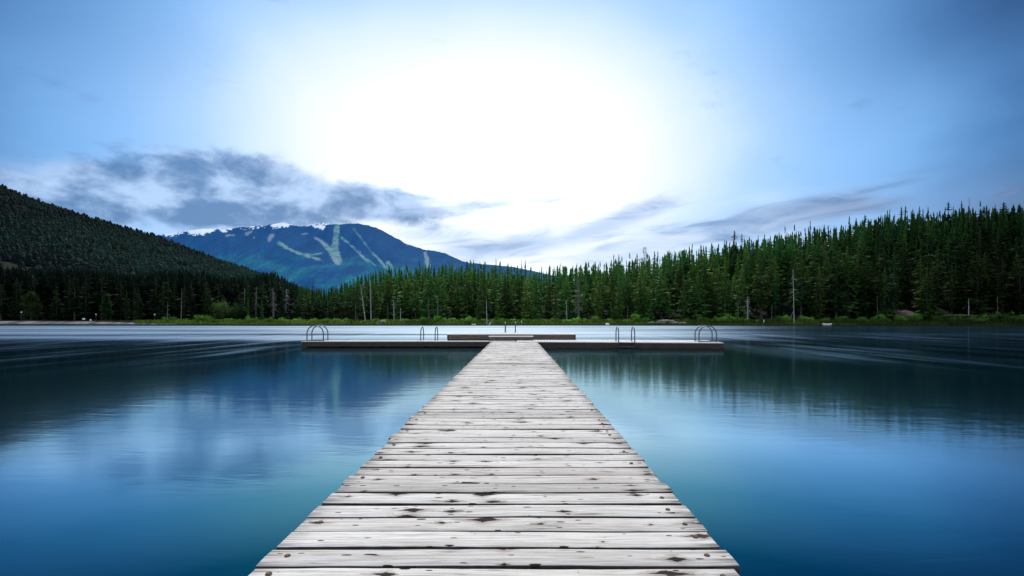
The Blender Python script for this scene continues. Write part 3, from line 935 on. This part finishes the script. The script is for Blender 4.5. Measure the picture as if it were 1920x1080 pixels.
# the rest of the wood: one mass
def build_forest_mass():
    rd = random.Random(21)
    protos = []
    for i in range(10):
        v, f, s = conifer_crown(300 + i, 8.0, 1.35 + .1 * (i % 4), .5, .62, ['spire', 'column', 'spire', 'open'][i % 4], .05)
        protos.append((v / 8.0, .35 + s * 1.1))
    pos, scl, col = [], [], []
    for i in range(3400):
        px = rd.uniform(-160, 2080)
        s = shore(px)
        off = 48 + 107 * rd.random() ** .65 if px > 560 else rd.uniform(22, 85)
        Y = s + off
        g = gheight(px, Y)
        lim = CAM + (HY - sky_y(px) + 5 - rd.uniform(0, 24) * rd.random()) / F * Y - g
        H = min(rd.uniform(13, 18), lim)
        if H < 4: continue
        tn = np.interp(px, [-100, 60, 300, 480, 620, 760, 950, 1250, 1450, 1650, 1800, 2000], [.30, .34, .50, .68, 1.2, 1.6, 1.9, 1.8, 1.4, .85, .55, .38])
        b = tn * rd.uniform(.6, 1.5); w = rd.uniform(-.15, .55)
        # shade at both ends painted into the crown colour; greener middle, blue-green further left
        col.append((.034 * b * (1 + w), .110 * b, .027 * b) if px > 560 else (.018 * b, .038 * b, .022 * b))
        k = H * rd.uniform(1.1, 1.9) * (15 / H) ** .3
        pos.append(((px - HX) / F * Y, Y, g - .2)); scl.append((k, H))
    for i in range(1700):                       # young trees closing the gaps under the crowns
        px = rd.uniform(-160, 2080); s = shore(px); Y = s + rd.uniform(9, 62); H = rd.uniform(1.6, 5.5)
        b = np.interp(px, [-100, 300, 620, 950, 1250, 1450, 1650, 2000], [.25, .3, .8, 1.2, 1.1, .8, .5, .3]) * rd.uniform(.4, 1.2)  # young trees get the same painted shade towards the ends
        pos.append(((px - HX) / F * Y, Y, gheight(px, Y) - .3)); scl.append((H * rd.uniform(1.5, 2.6), H)); col.append((.022 * b, .062 * b, .02 * b))
    for row, p, Y, H in mass_extra:
        b = np.interp(p, [560, 950, 1250, 1650, 2000], [1.1, 1.8, 1.7, .8, .38]) * rd.uniform(.6, 1.4)  # shade painted in towards the right end
        pos.append(((p - HX) / F * Y, Y, gheight(p, Y) - .2)); scl.append((H * .95, H)); col.append((.026 * b, .07 * b, .022 * b) if p > 560 else (.016 * b, .034 * b, .02 * b))
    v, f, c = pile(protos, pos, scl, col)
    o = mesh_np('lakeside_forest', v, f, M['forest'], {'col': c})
    tag(o, 'deep mass of conifers filling the wood behind the front rows', 'forest', None, 'stuff')


build_forest_mass()


# ------------------------------------------------------------------ dead trees
def snag(px, ty, pb, by, label, mat='bleached_wood', r=.13, twigs=0, off=None, group='dead bare trees on the shore', up=False):
    Y = 1382 / max(by - HY, 9.5) if off is None else shore(pb) + off
    b = at(pb, by, Y); t = at(px, ty, Y)
    H = t.z - b.z
    root = empty('dead_tree', b)
    tag(root, label, 'dead tree', group)
    lean = (t.x - b.x) / H
    obj_bm('trunk', trunk_bm(H, r, .35, lean, 7, int(px)), M[mat], root)
    if twigs:
        rd = random.Random(int(px)); bm = bmesh.new()
        for i in range(twigs):
            z = H * (rd.uniform(.82, 1.0) if up else rd.uniform(.2, .98)); a = rd.uniform(0, 6.28)
            L = (rd.uniform(.8, 1.9) if up else H * .13 * (1.15 - z / H) + .35) * rd.uniform(.6, 1.2)
            p = Vector((lean * z, 0, z)); d = Vector((math.cos(a), math.sin(a), rd.uniform(.0, .7) if up else rd.uniform(-.6, .1))).normalized()
            add_tube(bm, [p, p + d * L * .5, p + d * L + Vector((0, 0, .2 * L if up else -.25 * L))], .05 if up else .04, 4, .012)
        obj_bm('branches', bm, M['dead_bark' if mat != 'bleached_wood' else mat], root)
    return root


snag(676, 533, 686, 605, 'leaning white dead trunk on the shore behind the left ladder', r=.14, off=3.5)
snag(694, 526, 696, 603, 'tall straight pale dead trunk just right of the leaning one', r=.14, off=5)
snag(667, 570, 667, 603, 'thin short grey dead trunk just left of the leaning one', 'dead_bark', .08, off=5)
snag(738, 563, 739, 605, 'pale dead trunk midway between the leaning trunk and the ladder rails', r=.13, off=3.5, twigs=6)
snag(751, 577, 751, 606, 'short pale stump-like dead trunk right of the midway one', r=.12, off=3)
snag(727, 566, 727, 603, 'thin brown dead stem behind the bank left of the midway trunk', 'dead_bark', .08, off=5)
snag(804, 560, 804, 600, 'brown dead stem in the wood above the left ladder rail', 'dead_bark', .11, off=6, twigs=5)
snag(821, 556, 821, 600, 'thick grey dead stem in the wood left of the platform', 'dead_bark', .17, off=6, twigs=8)
snag(912, 560, 913, 609.3, 'white dead trunk standing at the water line left of the platform ladder', r=.13, off=.2)
snag(1062, 562, 1063, 598, 'thin pale dead trunk left of the grey bristly tree', r=.1, off=6, twigs=14)
snag(1084, 524, 1085, 598, 'grey dead conifer bristling with bare drooping twigs', 'dead_bark', .2, 130, off=5.5)
snag(1177, 572, 1177, 606, 'thin grey dead stem left of the cone-shaped tree', 'dead_bark', .08, off=4)
snag(1207, 464, 1210, 522, 'bare dead treetop with crooked branches above the skyline', 'dead_bark', .28, 22, off=92, up=True)
snag(1402, 556, 1402, 602, 'short white broken trunk with stubby twigs right of the end rails', r=.14, off=5, twigs=34)
snag(1384, 560, 1384, 600, 'grey brown dead stem just left of the short white broken trunk', 'dead_bark', .1, off=6)
snag(1447, 572, 1447, 604, 'thin grey stem left of the tall white trunk', 'dead_bark', .08, off=5)
snag(1487, 505, 1489, 608, 'tall white dead trunk rising from the right shore', r=.11, off=1.2, twigs=12)
snag(1645, 556, 1645, 590, 'thin pale stem in the dark wood left of the soil bank', 'dead_bark', .09, off=7)
snag(1816, 560, 1816, 588, 'pale broken post-like trunk at the dark right shore', 'bleached_wood', .1, off=7)
snag(1870, 556, 1870, 582, 'thin grey trunk in the darkest wood at far right', 'dead_bark', .1, off=8)
snag(1817, 371, 1818, 420, 'bare needle-like dead spike on the right skyline', 'dead_bark', .16, off=98)
snag(341, 540, 340, 599, 'tall thin pale trunk right of the lamp posts', 'dead_bark', .12, off=6)
snag(315, 567, 314, 596, 'shorter thin pale trunk left of the tall thin one', 'dead_bark', .1, off=6)
snag(459, 541, 458, 580, 'pale bare trunk above the small fresh green conifer', 'bleached_wood', .12, off=12)
snag(481, 538, 480, 590, 'reddish grey bare tree left of the taller grey bare ones', 'dead_bark', .18, 60, off=11)
snag(512, 540, 513, 592, 'grey bare tree with many twigs in the middle of the bare group', 'dead_bark', .22, 90, off=9)
snag(537, 542, 536, 588, 'pale grey bare tree at the right of the bare group', 'bleached_wood', .13, 50, off=13)


# ------------------------------------------------------------------ leafy trees and shrubs
def leafy(px, ty, by, halfw, label, tint, name='leafy_tree', off=4.0, cat='leafy tree', group=None, seed=0, conical=False, trunk=True):
    Y = shore(px) + off
    g = gheight(px, Y)
    top = CAM + (HY - ty) / F * Y
    H = top - g; rx = halfw / F * Y
    root = empty(name, ((px - HX) / F * Y, Y, g - .05))
    tag(root, label, cat, group)
    if conical:
        q = [leafy_crown(seed + i, rx * (1 - .22 * i), rx * (1 - .22 * i), H * .2, H * (.28 + .19 * i), 14, 46, .3, .4) for i in range(4)]
        v = np.concatenate([a[0] for a in q]); s = np.concatenate([a[2] for a in q]); f = np.arange(len(v)).reshape(-1, 4)
    else:
        v, f, s = leafy_crown(seed, rx, rx * .8, H * (.42 if trunk else .45), H * (.56 if trunk else .45), 30 if trunk else 16, 44, .26 if H > 2.5 else .2, .36)
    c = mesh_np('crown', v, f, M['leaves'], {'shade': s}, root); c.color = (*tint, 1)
    t = obj_bm('trunk', trunk_bm(H * .6, .05 + .015 * H, .4, .02, 6, seed), M['bark'], root)
    return root


leafy(58, 548, 600, 18, 'rounded lone green tree at the left end of the beach', (.34, .33, .35), seed=1, conical=True, off=7)
leafy(199, 551, 590, 8, 'small pale grey-green tree against the black wood', (.3, .36, .55), seed=2, conical=True, off=7)
leafy(417, 561, 600, 17, 'bright round leafy tree on the left green bank', (.85, .8, .9), seed=3, off=6)
leafy(445, 570, 600, 13, 'darker rounded leafy tree right of the bright one', (.4, .5, .6), seed=4, off=7)
rd = random.Random(77)
shr = [(320, 592, 14, .45), (345, 596, 10, .5), (372, 586, 9, .8), (390, 590, 12, .7), (405, 596, 9, .8), (470, 592, 12, .7), (505, 594, 10, .55), (530, 595, 12, 1.0), (565, 597, 10, .8), (590, 597, 8, .7), (612, 597, 9, .75),
       (632, 597, 8, .8), (652, 596, 8, .8), (705, 597, 8, .8), (722, 598, 8, .8), (762, 597, 8, .8), (792, 593, 11, .8), (822, 592, 14, 1.15), (848, 596, 9, .9), (878, 592, 14, 1.1), (905, 598, 8, .8), (940, 597, 9, .9), (962, 598, 7, .9),
       (985, 597, 9, .9), (1015, 599, 9, .8), (1040, 596, 8, .8), (1063, 598, 9, 1.15), (1087, 595, 13, 1.2), (1115, 593, 12, .8), (1140, 598, 9, .8), (1172, 600, 8, .85), (1192, 585, 8, 1.0), (1210, 595, 8, .8), (1290, 599, 10, .6),
       (1318, 594, 13, .55), (1345, 592, 13, .6), (1368, 590, 15, .7), (1395, 596, 12, .65), (1420, 600, 8, .8), (1468, 590, 15, .75), (1512, 591, 15, .7), (1545, 596, 12, .6), (1580, 592, 14, .5), (1620, 593, 14, .7), (1650, 588, 15, .8), (1690, 590, 14, .75),
       (1712, 586, 14, .7), (1765, 587, 16, .55), (1800, 584, 18, .5), (1835, 584, 18, .45), (1870, 584, 18, .42), (1905, 582, 18, .38), (1940, 582, 18, .35), (430, 597, 10, .8), (552, 598, 9, .95), (778, 599, 8, .8), (1004, 598, 7, .9), (1240, 598, 8, .6)]
PLACE = [(360, 'bank below the thin pale trunks'), (460, 'bank below the bright round leafy tree'), (580, 'bank below the grey bare trees'), (665, 'bank left of the leaning white trunk'), (770, 'bank below the leaning white trunk'),
         (860, 'bank left of the platform'), (960, 'bank behind the platform ladder'), (1050, 'bank right of the platform ladder'), (1130, 'bank below the grey bristly tree'), (1230, 'bank by the cone-shaped tree'),
         (1330, 'bank behind the end rails'), (1440, 'bank by the short white broken trunk'), (1530, 'bank around the tall white trunk'), (1640, 'bank behind the rowboat'), (1750, 'bank below the bare soil'), (2200, 'bank at the dark right end')]
byplace = {}
for s in sorted(shr):
    pl = [p for p in PLACE if s[0] < p[0]][0][1]
    byplace.setdefault(pl, []).append(s)
for pl, lst in byplace.items():
    n = len(lst)
    words = {1: ['only'], 2: ['left one of two'], 3: ['leftmost', 'middle', 'rightmost']}.get(n)
    for i, (px, ty, hw, b) in enumerate(lst):
        if n == 1: lb = f'leafy green shrub on the {pl}'
        elif n == 2: lb = f"{['left', 'right'][i]} of the two leafy shrubs on the {pl}"
        elif n == 3: lb = f"{['leftmost', 'middle', 'rightmost'][i]} leafy shrub on the {pl}"
        else: lb = f"{ORD[i]} leafy shrub from the left on the {pl}"
        k = b * rd.uniform(2.1, 3.2)
        leafy(px, ty, 606, hw, lb, (k * rd.uniform(.85, 1.05), k, k * .9), 'shrub', rd.uniform(2.6, 4.6), 'shrub', 'leafy shrubs along the shore', int(px), False, False)


# ------------------------------------------------------------------ grass on the bank
def build_grass():
    rd = random.Random(9); v, c = [], []
    for i in range(26000):
        px = rd.uniform(250, 2000); off = rd.uniform(.1, 6.5)
        Y = shore(px) + off; X = (px - HX) / F * Y; z = gheight(px, Y) - .05
        n = mnoise.noise(Vector((px * .02, off * .3, 0))) * .5 + .5
        hh = rd.uniform(.2, .6) * (.6 + n) * min(1, .4 + off * .3); w = rd.uniform(.06, .2); a = rd.uniform(0, 3.14); l = rd.uniform(-.2, .2)
        dx, dy = math.cos(a) * w, math.sin(a) * w
        v += [(X - dx, Y - dy, z), (X + dx, Y + dy, z), (X + dx * .3 + l, Y + l, z + hh), (X - dx * .3 + l, Y + l, z + hh)]
        e = np.interp(px, [250, 330, 600, 1200, 1300, 1500, 1700, 1950], [.55, .9, 1.0, .9, .45, .5, .32, .2]) * rd.uniform(.6, 1.3) * (.6 + .8 * n)
        col = (.145 * e, .27 * e, .035 * e) if rd.random() > .15 else (.16 * e, .15 * e, .06 * e)
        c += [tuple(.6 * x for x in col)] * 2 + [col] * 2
    o = mesh_np('grass', v, np.arange(len(v)).reshape(-1, 4), M['grass'], {'col': np.array(c)})
    tag(o, 'bright green grass and sedge along the water edge', 'grass', None, 'stuff')


build_grass()

# beach at the left end
V = []; pxs = np.linspace(-300, 330, 60); k = 5
for px in pxs:
    w = np.interp(px, [-300, 40, 130, 230, 330], [7, 5.5, 4.5, 2.5, .3])
    for j in range(k):
        Y = shore(px) + (-.6 + (w + .6) * j / (k - 1))
        V.append(((px - HX) / F * Y, Y, max(gheight(px, Y), -.3) + .02))
tag(mesh_np('beach', V, [(i * k + j, (i + 1) * k + j, (i + 1) * k + j + 1, i * k + j + 1) for i in range(59) for j in range(k - 1)], M['sand'], smooth=True),
    'narrow strip of pale sand at the left end of the lake', None, None, 'structure')


def soil_patch(px0, px1, y0, y1, name, label, mat, off):
    V = []; n, k = 26, 8
    for i in range(n):
        px = px0 + (px1 - px0) * i / (n - 1)
        for j in range(k):
            Y = shore(px) + off + j * .5
            a = math.sin(math.pi * i / (n - 1)) ** .5
            py = y0 + (y1 - (y0 - y1) * 0 - y0) * (j / (k - 1)) * a
            p = at(px, py, Y)
            p.z += .22 * mnoise.noise(Vector((px * .15, j * .9, 0)))
            V.append(tuple(p))
    return tag(mesh_np(name, V, [(i * k + j, (i + 1) * k + j, (i + 1) * k + j + 1, i * k + j + 1) for i in range(n - 1) for j in range(k - 1)], M[mat], smooth=True), label, None, None, 'structure')


soil_patch(1664, 1728, 593, 582, 'soil_slope', 'bare pale soil slope under the dark wood on the right', 'soil', 6.2)
soil_patch(1770, 1880, 592, 588, 'soil_slope', 'low bare soil slope at the dark right end', 'soil', 6.4)


def rock(px, py, w, h, label, seed):
    Y = shore(px) + 1.6
    bm = bmesh.new(); bmesh.ops.create_icosphere(bm, subdivisions=3, radius=1)
    for v in bm.verts:
        n = mnoise.noise(v.co * 1.7 + Vector((seed, 0, 0))) * .45 + mnoise.noise(v.co * 4 + Vector((0, seed, 0))) * .18
        v.co = v.co * (1 + n)
        v.co = Vector((v.co.x * w / F * Y, v.co.y * .6, v.co.z * h / F * Y))
    o = obj_bm('rock', bm, M['rock'], None, at(px, py, Y))
    tag(o, label, 'rock', 'rocks on the shore above the right dock')


for a in [(1222, 606, 10, 3, 'low pale rock at the left of the rocky outcrop', 1), (1240, 605, 12, 3.2, 'largest flat rock in the middle of the rocky outcrop', 2), (1262, 605.5, 11, 2.8, 'pinkish rock right of the largest flat one', 3),
          (1250, 601.5, 14, 2, 'flat upper rock ledge of the outcrop', 4), (1280, 606, 8, 2.2, 'small low rock at the right of the rocky outcrop', 5), (718, 603, 6, 2.5, 'small pale stone on the bank left of the midway trunk', 6)]:
    rock(*a)

# ------------------------------------------------------------------ small things on the far shore
for px, ty, lb in ((40, 585, 'leftmost lamp post near the rounded lone tree'), (180, 589, 'middle lamp post standing by the end of the beach'), (290, 589.5, 'rightmost lamp post beside the green bank')):
    Y = shore(px) + 2.5; g = gheight(px, Y); top = CAM + (HY - ty) / F * Y
    root = tag(empty('lamp_post', ((px - HX) / F * Y, Y, g)), lb, 'lamp post', 'lamp posts behind the beach')
    H = top - g
    bm = bmesh.new(); add_tube(bm, [(0, 0, -.2), (0, 0, H * .5), (0, 0, H - .2)], .05, 8, .04); obj_bm('pole', bm, M['dark_metal'], root)
    bm = bmesh.new(); bmesh.ops.create_uvsphere(bm, u_segments=12, v_segments=8, radius=.16); obj_bm('lamp_globe', bm, M['white_paint'], root, (0, 0, H - .08), True)
    bm = bmesh.new(); add_tube(bm, [(0, 0, H - .26), (0, 0, H - .2)], .09, 10, .1); obj_bm('collar', bm, M['dark_metal'], root)

for px, py, w, lb in ((157, 598, .34, 'larger white notice board behind the end of the beach'), (170, 600, .22, 'smaller white notice board right of the larger one')):
    Y = shore(px) + 3; p = at(px, py, Y); g = gheight(px, Y)
    root = tag(empty('notice_board', (p.x, p.y, g)), lb, 'sign', 'white notice boards by the beach')
    bm = bmesh.new(); add_box(bm, -w, w, -.03, .03, p.z - g - .18, p.z - g + .18, .01); obj_bm('panel', bm, M['white_paint'], root)
    for s in (-1, 1):
        bm = bmesh.new(); add_box(bm, s * w * .8 - .03, s * w * .8 + .03, .031, .09, -.2, p.z - g + .16); obj_bm('post', bm, M['bark'], root)

# tilted white board stuck in the shallows
Y = 108; p = at(918, 607.5, Y)
bm = bmesh.new(); add_box(bm, -.09, .09, -.03, .03, -.75, .45, .02)
o = obj_bm('marker_board', bm, M['white_paint'], None, p); o.rotation_euler = (0, R(38), 0)
tag(o, 'small tilted white board in the shallows left of the platform ladder', 'marker board')
for px, py, r, lb in ((886, 608.8, .13, 'left white float of the close pair before the middle shore'), (890, 608.6, .15, 'right white float of the close pair before the middle shore'), (1139, 608.6, .3, 'oblong white float off the shore above the right dock')):
    Y = 106; p = at(px, py, Y)
    bm = bmesh.new(); bmesh.ops.create_uvsphere(bm, u_segments=14, v_segments=10, radius=r)
    for v in bm.verts: v.co.x *= 1.5; v.co.z *= .8
    add_tube(bm, [(0, 0, r * .7), (0, 0, r * 1.05)], r * .2, 8)
    o = obj_bm('buoy', bm, M['white_paint'], None, (p.x, Y, .08), True)
    tag(o, lb, 'buoy', 'white floats off the far shore')
for px, ty, lb in ((978, 601.5, 'thin white marker post on the shore right of the platform ladder'), (1432, 599.5, 'thin white marker post on the shore left of the tall white trunk')):
    Y = shore(px) + 1.5; g = gheight(px, Y); H = CAM + (HY - ty) / F * Y - g
    bm = bmesh.new(); add_tube(bm, [(0, 0, -.3), (0, 0, H * .6), (0, 0, H)], .06, 8, .055); add_box(bm, -.11, .11, -.075, -.058, H - .25, H - .02)
    tag(obj_bm('marker_post', bm, M['white_paint'], None, ((px - HX) / F * Y, Y, g)), lb, 'marker post', 'white marker posts on the far shore')


def rowboat():
    Y = 104.2; p = at(1551, 609, Y); L, W, Hh = 1.0, .34, .26
    root = tag(empty('rowboat', (p.x, Y, 0), R(4)), 'small white rowboat moored on the right shore', 'boat')
    bm = bmesh.new(); n = 14; secs = []
    for i in range(n + 1):
        t = i / n * 2 - 1
        w = W * (1 - abs(t) ** 2.6 * .92) ; k = .04 + .12 * t * t; top = Hh + .10 * t * t
        secs.append([bm.verts.new((t * L, -w, top)), bm.verts.new((t * L, -w * .75, k + .08)), bm.verts.new((t * L, 0, k - .08)), bm.verts.new((t * L, w * .75, k + .08)), bm.verts.new((t * L, w, top))])
    for a, b in zip(secs[:-1], secs[1:]):
        for j in range(4): bm.faces.new((a[j], b[j], b[j + 1], a[j + 1]))
    bmesh.ops.solidify(bm, geom=bm.faces[:], thickness=.025)
    obj_bm('hull', bm, M['white_paint'], root, None, True)
    for x in (-.35, .35):
        bm = bmesh.new(); add_box(bm, x - .07, x + .07, -W * .8, W * .8, Hh - .08, Hh - .05); obj_bm('seat', bm, M['fascia'], root)


rowboat()

# ------------------------------------------------------------------ the pier
PX0, PX1 = -1.172, 1.010


def build_pier():
    root = tag(empty('pier', (0, 0, 0)), 'weathered grey plank pier leading straight out to the floating dock', 'pier')
    rd = random.Random(4)
    V, Fc, rn, en, ac = [], [], [], [], []
    y = -.85; NX = 28; planks = []
    while y < 24.45:
        w = rd.uniform(.164, .178)
        # boards line up with the wide gaps one sees in the photo
        gap = rd.choice([.013, .015, .017, .019, .024])
        for gy in (3.0, 4.34):
            if y < gy <= y + w + gap: gap = .034
        if y < 12.62 <= y + w + gap: gap = .05
        planks.append((y, w)); y += w + gap
    sec = [(-1, .12), (0, 0)]
    for (y0, w) in planks:
        r = rd.random()
        xl = PX0 + rd.uniform(-.013, .010); xr = PX1 + rd.uniform(-.010, .013)
        if rd.random() < .10: xl += rd.choice([-.018, .018])
        if rd.random() < .10: xr += rd.choice([-.018, .018])
        skew = rd.uniform(-.004, .004); zt = rd.uniform(-.004, .004); cup = rd.uniform(-.003, .004); ph = rd.uniform(0, 6)
        th = .042
        # cross-section: bevelled box, 8 points
        b = .0035
        cs = [(0, -th), (0, -b), (b, 0), (.5 * w, cup), (w - b, 0), (w, -b), (w, -th)]
        acs = [-1, -.12, .035, .5, .965, 1.12, 2]
        base = len(V); nc = len(cs)
        for i in range(NX + 1):
            t = i / NX; x = xl + (xr - xl) * t
            wav = .0022 * math.sin(ph + t * 7) + .0016 * mnoise.noise(Vector((x * 3, y0 * 5, 0)))
            for (cy, cz), a in zip(cs, acs):
                e = .003 * mnoise.noise(Vector((x * 9, y0 * 7 + (cy > .08) * 5, 3))) if (cy < .01 or cy > w - .01) else 0
                V.append((x, y0 + cy + e + skew * (t - .5) * 2, DECK + zt + cz + wav))
                rn.append(r); en.append(min(x - xl, xr - x)); ac.append(a)
        for i in range(NX):
            for j in range(nc - 1):
                p = base + i * nc + j
                Fc.append((p, p + nc, p + nc + 1, p + 1))
            p = base + i * nc
            Fc.append((p + nc - 1, p + 2 * nc - 1, p + nc, p))
        for p0, rev in ((base, 0), (base + NX * nc, 1)):
            q = [(p0, p0 + 1, p0 + 5, p0 + 6), (p0 + 1, p0 + 2, p0 + 4, p0 + 5), (p0 + 2, p0 + 3, p0 + 4, p0 + 4)]
            for f in q[:2]: Fc.append(f[::-1] if rev else f)
    deck = mesh_np('deck', V, Fc, M['planks'], {'rnd': rn, 'end': en, 'across': ac}, root)
    # beams below the planks
    for x in (PX0 + .07, -.08, PX1 - .17):
        bm = bmesh.new(); add_box(bm, x, x + .10, -.8, 12.58, .06, DECK - .05, .006); obj_bm('stringer', bm, M['beam'], root)
        bm = bmesh.new(); add_box(bm, x, x + .10, 12.72, 24.4, .06, DECK - .05, .006); obj_bm('stringer', bm, M['beam'], root)
    for yy in (1.5, 6.5, 12.2, 13.1, 18.5, 23.4):
        bm = bmesh.new(); add_box(bm, PX0 + .18, PX1 - .18, yy - .45, yy + .45, -.25, .055, .03); obj_bm('pontoon', bm, M['rubber'], root)
    # bolt heads near the board ends
    bm0 = bmesh.new()
    r_ = bmesh.ops.create_cone(bm0, cap_ends=True, segments=14, radius1=.015, radius2=.011, depth=.006)
    me = bpy.data.meshes.new('bolt'); bm0.to_mesh(me); bm0.free(); me.materials.append(M['rust'])
    vis = [pw for pw in planks if 1.9 < pw[0] < 6.2]
    for i, (y0, w) in enumerate(vis):
        for xx in (PX0 + .09, PX1 - .10):
            if rd.random() < .5 and i > 2: continue
            o = bpy.data.objects.new('bolt', me); link(o, deck)
            o.location = (xx + rd.uniform(-.02, .02), y0 + w * rd.uniform(.35, .65), DECK + .006)
    return root


build_pier()


# ------------------------------------------------------------------ floating dock, raised platform, step
def deck_planks(x0, x1, y0, y1, z, rd, pitch=.15):
    bm = bmesh.new(); x = x0
    while x < x1 - .02:
        w = min(pitch - .012, x1 - x)
        dz = rd.uniform(-.003, .003)
        add_box(bm, x, x + w, y0 + rd.uniform(-.012, .012), y1 + rd.uniform(-.012, .012), z - .04, z + dz, .004)
        x += pitch
    return bm


def floating_dock(x0, x1, y0, y1, rz, tilt, roll, facia_h, label, gap):
    rd = random.Random(int(x0 * 7) + 3)
    root = tag(empty('floating_dock', (x0 if x0 > -1 else x1, y0, DECK)), label, 'floating dock', 'floating docks of the swimming area')
    ox = root.location.x
    root.rotation_euler = (tilt, roll, rz)
    a, b = x0 - ox, x1 - ox; d = y1 - y0
    obj_bm('deck', deck_planks(a, b, .0, d, 0, rd), M['float_deck'], root)
    bm = bmesh.new(); n = max(1, round((b - a) / 3.3))
    for i in range(n): add_box(bm, a + (b - a) * i / n + .004, a + (b - a) * (i + 1) / n - .004, .015, .065, -.045 - facia_h, -.046, .006)
    obj_bm('front_beam', bm, M['fascia'], root)
    bm = bmesh.new(); add_box(bm, a, b, d - .065, d - .015, -.045 - facia_h, -.046, .006); obj_bm('rear_beam', bm, M['fascia'], root)
    for x in (a, b - .05):
        bm = bmesh.new(); add_box(bm, x, x + .05, .07, d - .07, -.045 - facia_h, -.046, .006); obj_bm('end_beam', bm, M['fascia'], root)
    m = 5
    for i in range(m):
        xx = a + (b - a) * (i + .5) / m
        bm = bmesh.new(); add_box(bm, xx - .8, xx + .8, .14, d - .14, -.7, -.05 - facia_h * .6, .05); obj_bm('pontoon', bm, M['rubber'], root)
    return root


DL = floating_dock(-10.42, -.02, 24.86, 27.2, R(0), R(-1.5), 0, .215, 'left arm of the low floating dock, tilted slightly away', .08)
DR = floating_dock(.02, 9.78, 24.45, 26.8, R(-2.6), R(.4), R(.2), .28, 'right arm of the low floating dock with the ladder in front', 0)


def platform():
    rd = random.Random(8)
    root = tag(empty('raised_platform', (0, 26.25, 0)), 'raised square plank platform behind the end of the pier', 'platform')
    x0, x1, d, zt = -3.52, 3.08, 3.3, .61
    obj_bm('deck', deck_planks(x0, x1, 0, d, zt, rd, .145), M['float_deck'], root)
    bm = bmesh.new(); xs = [x0 + .07, -1.2, 1.1, x1 - .07]
    for u, v in zip(xs[:-1], xs[1:]): add_box(bm, u + .003, v - .003, .01, .06, .325, zt - .045, .005)
    obj_bm('front_beam', bm, M['fascia_worn'], root)
    for x in (x0 + .001, x1 - .069):
        bm = bmesh.new(); add_box(bm, x, x + .068, .004, .11, .32, zt - .043, .004); obj_bm('corner_post', bm, M['rubber'], root)
        bm = bmesh.new(); add_box(bm, x + .008, x + .06, .115, d - .05, .05, zt - .045, .005); obj_bm('end_beam', bm, M['fascia'], root)
    bm = bmesh.new(); add_box(bm, x0 + .06, x1 - .06, d - .06, d - .01, .05, zt - .045, .005); obj_bm('rear_beam', bm, M['fascia'], root)
    for yy in (1.5, 2.7):
        bm = bmesh.new(); add_box(bm, x0 + .3, x1 - .3, yy - .4, yy + .4, -.3, .5, .04); obj_bm('pontoon', bm, M['rubber'], root)
    s = tag(empty('wooden_step', (0, 25.55, DECK)), 'low wooden step against the front of the raised platform', 'step')
    bm = deck_planks(-1.36, .88, 0, .5, .215, rd, 2.3); obj_bm('tread', bm, M['float_deck'], s)
    bm = bmesh.new(); add_box(bm, -1.34, .86, .02, .06, .008, .172, .004); obj_bm('riser', bm, M['fascia_worn'], s)
    for x in (-1.34, .82):
        bm = bmesh.new(); add_box(bm, x, x + .04, .062, .48, .008, .172, .004); obj_bm('side_board', bm, M['fascia'], s)


platform()


def hoop(w, hs, r, down0=0.0, down1=0.0, n=14):
    """arched rail in the local xz plane: feet at x=0 and x=w"""
    pts = [(0, 0, -down0)] + ([(0, 0, 0)] if down0 else []) + [(0, 0, hs * .5)]
    for i in range(n + 1):
        a = math.pi * (1 - i / n)
        pts.append((w / 2 + w / 2 * math.cos(a), 0, hs + w / 2 * math.sin(a)))
    pts += [(w, 0, hs * .5)] + ([(w, 0, 0)] if down1 else []) + [(w, 0, -down1)]
    bm = bmesh.new(); add_tube(bm, pts, r, 10)
    return bm


def end_ladder(x, y, z, label, rz=0.0, sep=.6, w=.80):
    root = tag(empty('swim_ladder', (x, y, z), rz), label, 'swim ladder', 'steel swim ladders on the dock')
    for i in (0, 1):
        h = obj_bm('handrail', hoop(w, .36, .027), M['steel'], root, (0, i * sep, .0), True)
        bm = bmesh.new(); add_box(bm, -.03, w + .03, -.03, .03, .004, .03, .004)
        obj_bm('base_bar', bm, M['dark_metal'], h)


end_ladder(-10.2, 25.02, DECK + .002, 'pair of arched steel rails on the left tip of the dock')
end_ladder(8.72, 24.36, DECK - .015, 'pair of arched steel rails on the right tip of the dock', R(-2.6), .62, .82)


def side_ladder(x, y, z, label, sep, w, hs, front, rungs, r=.022, rz=0.0):
    """two arched rails running across the dock; the outer feet go down into the water"""
    root = tag(empty('swim_ladder', (x, y, z), rz), label, 'swim ladder', 'steel swim ladders on the dock')
    for s in (0, 1):
        bm = hoop(w, hs, r * 1.2, .75 if front else 0, 0 if front else .75)
        bmesh.ops.rotate(bm, verts=bm.verts, cent=(0, 0, 0), matrix=Matrix.Rotation(R(90), 3, 'Z'))
        h = obj_bm('handrail', bm, M['steel'], root, (s * sep, 0, 0), True)
        yy = w if front else 0
        bm = bmesh.new(); add_tube(bm, [(0, yy, .002), (0, yy, .02)], .05, 12); obj_bm('foot_plate', bm, M['steel'], h)
    yy = 0 if front else w
    for k in range(rungs):
        bm = bmesh.new(); add_box(bm, r * .8, sep - r * .8, yy - .035, yy + .035, -.06 - k * .19, -.03 - k * .19, .006); obj_bm('rung', bm, M['steel'], root)


side_ladder(4.86, 24.17, DECK, 'steel ladder with rungs hanging on the front of the right dock arm', .75, .85, .28, True, 4, rz=R(-2.6))
side_ladder(-4.92, 26.50, DECK - .04, 'steel ladder rails on the back edge of the left dock arm', .75, .85, .28, False, 3)
side_ladder(-.60, 29.3, .61, 'steel ladder posts on the far edge of the raised platform', .58, .6, .27, False, 3, r=.026)
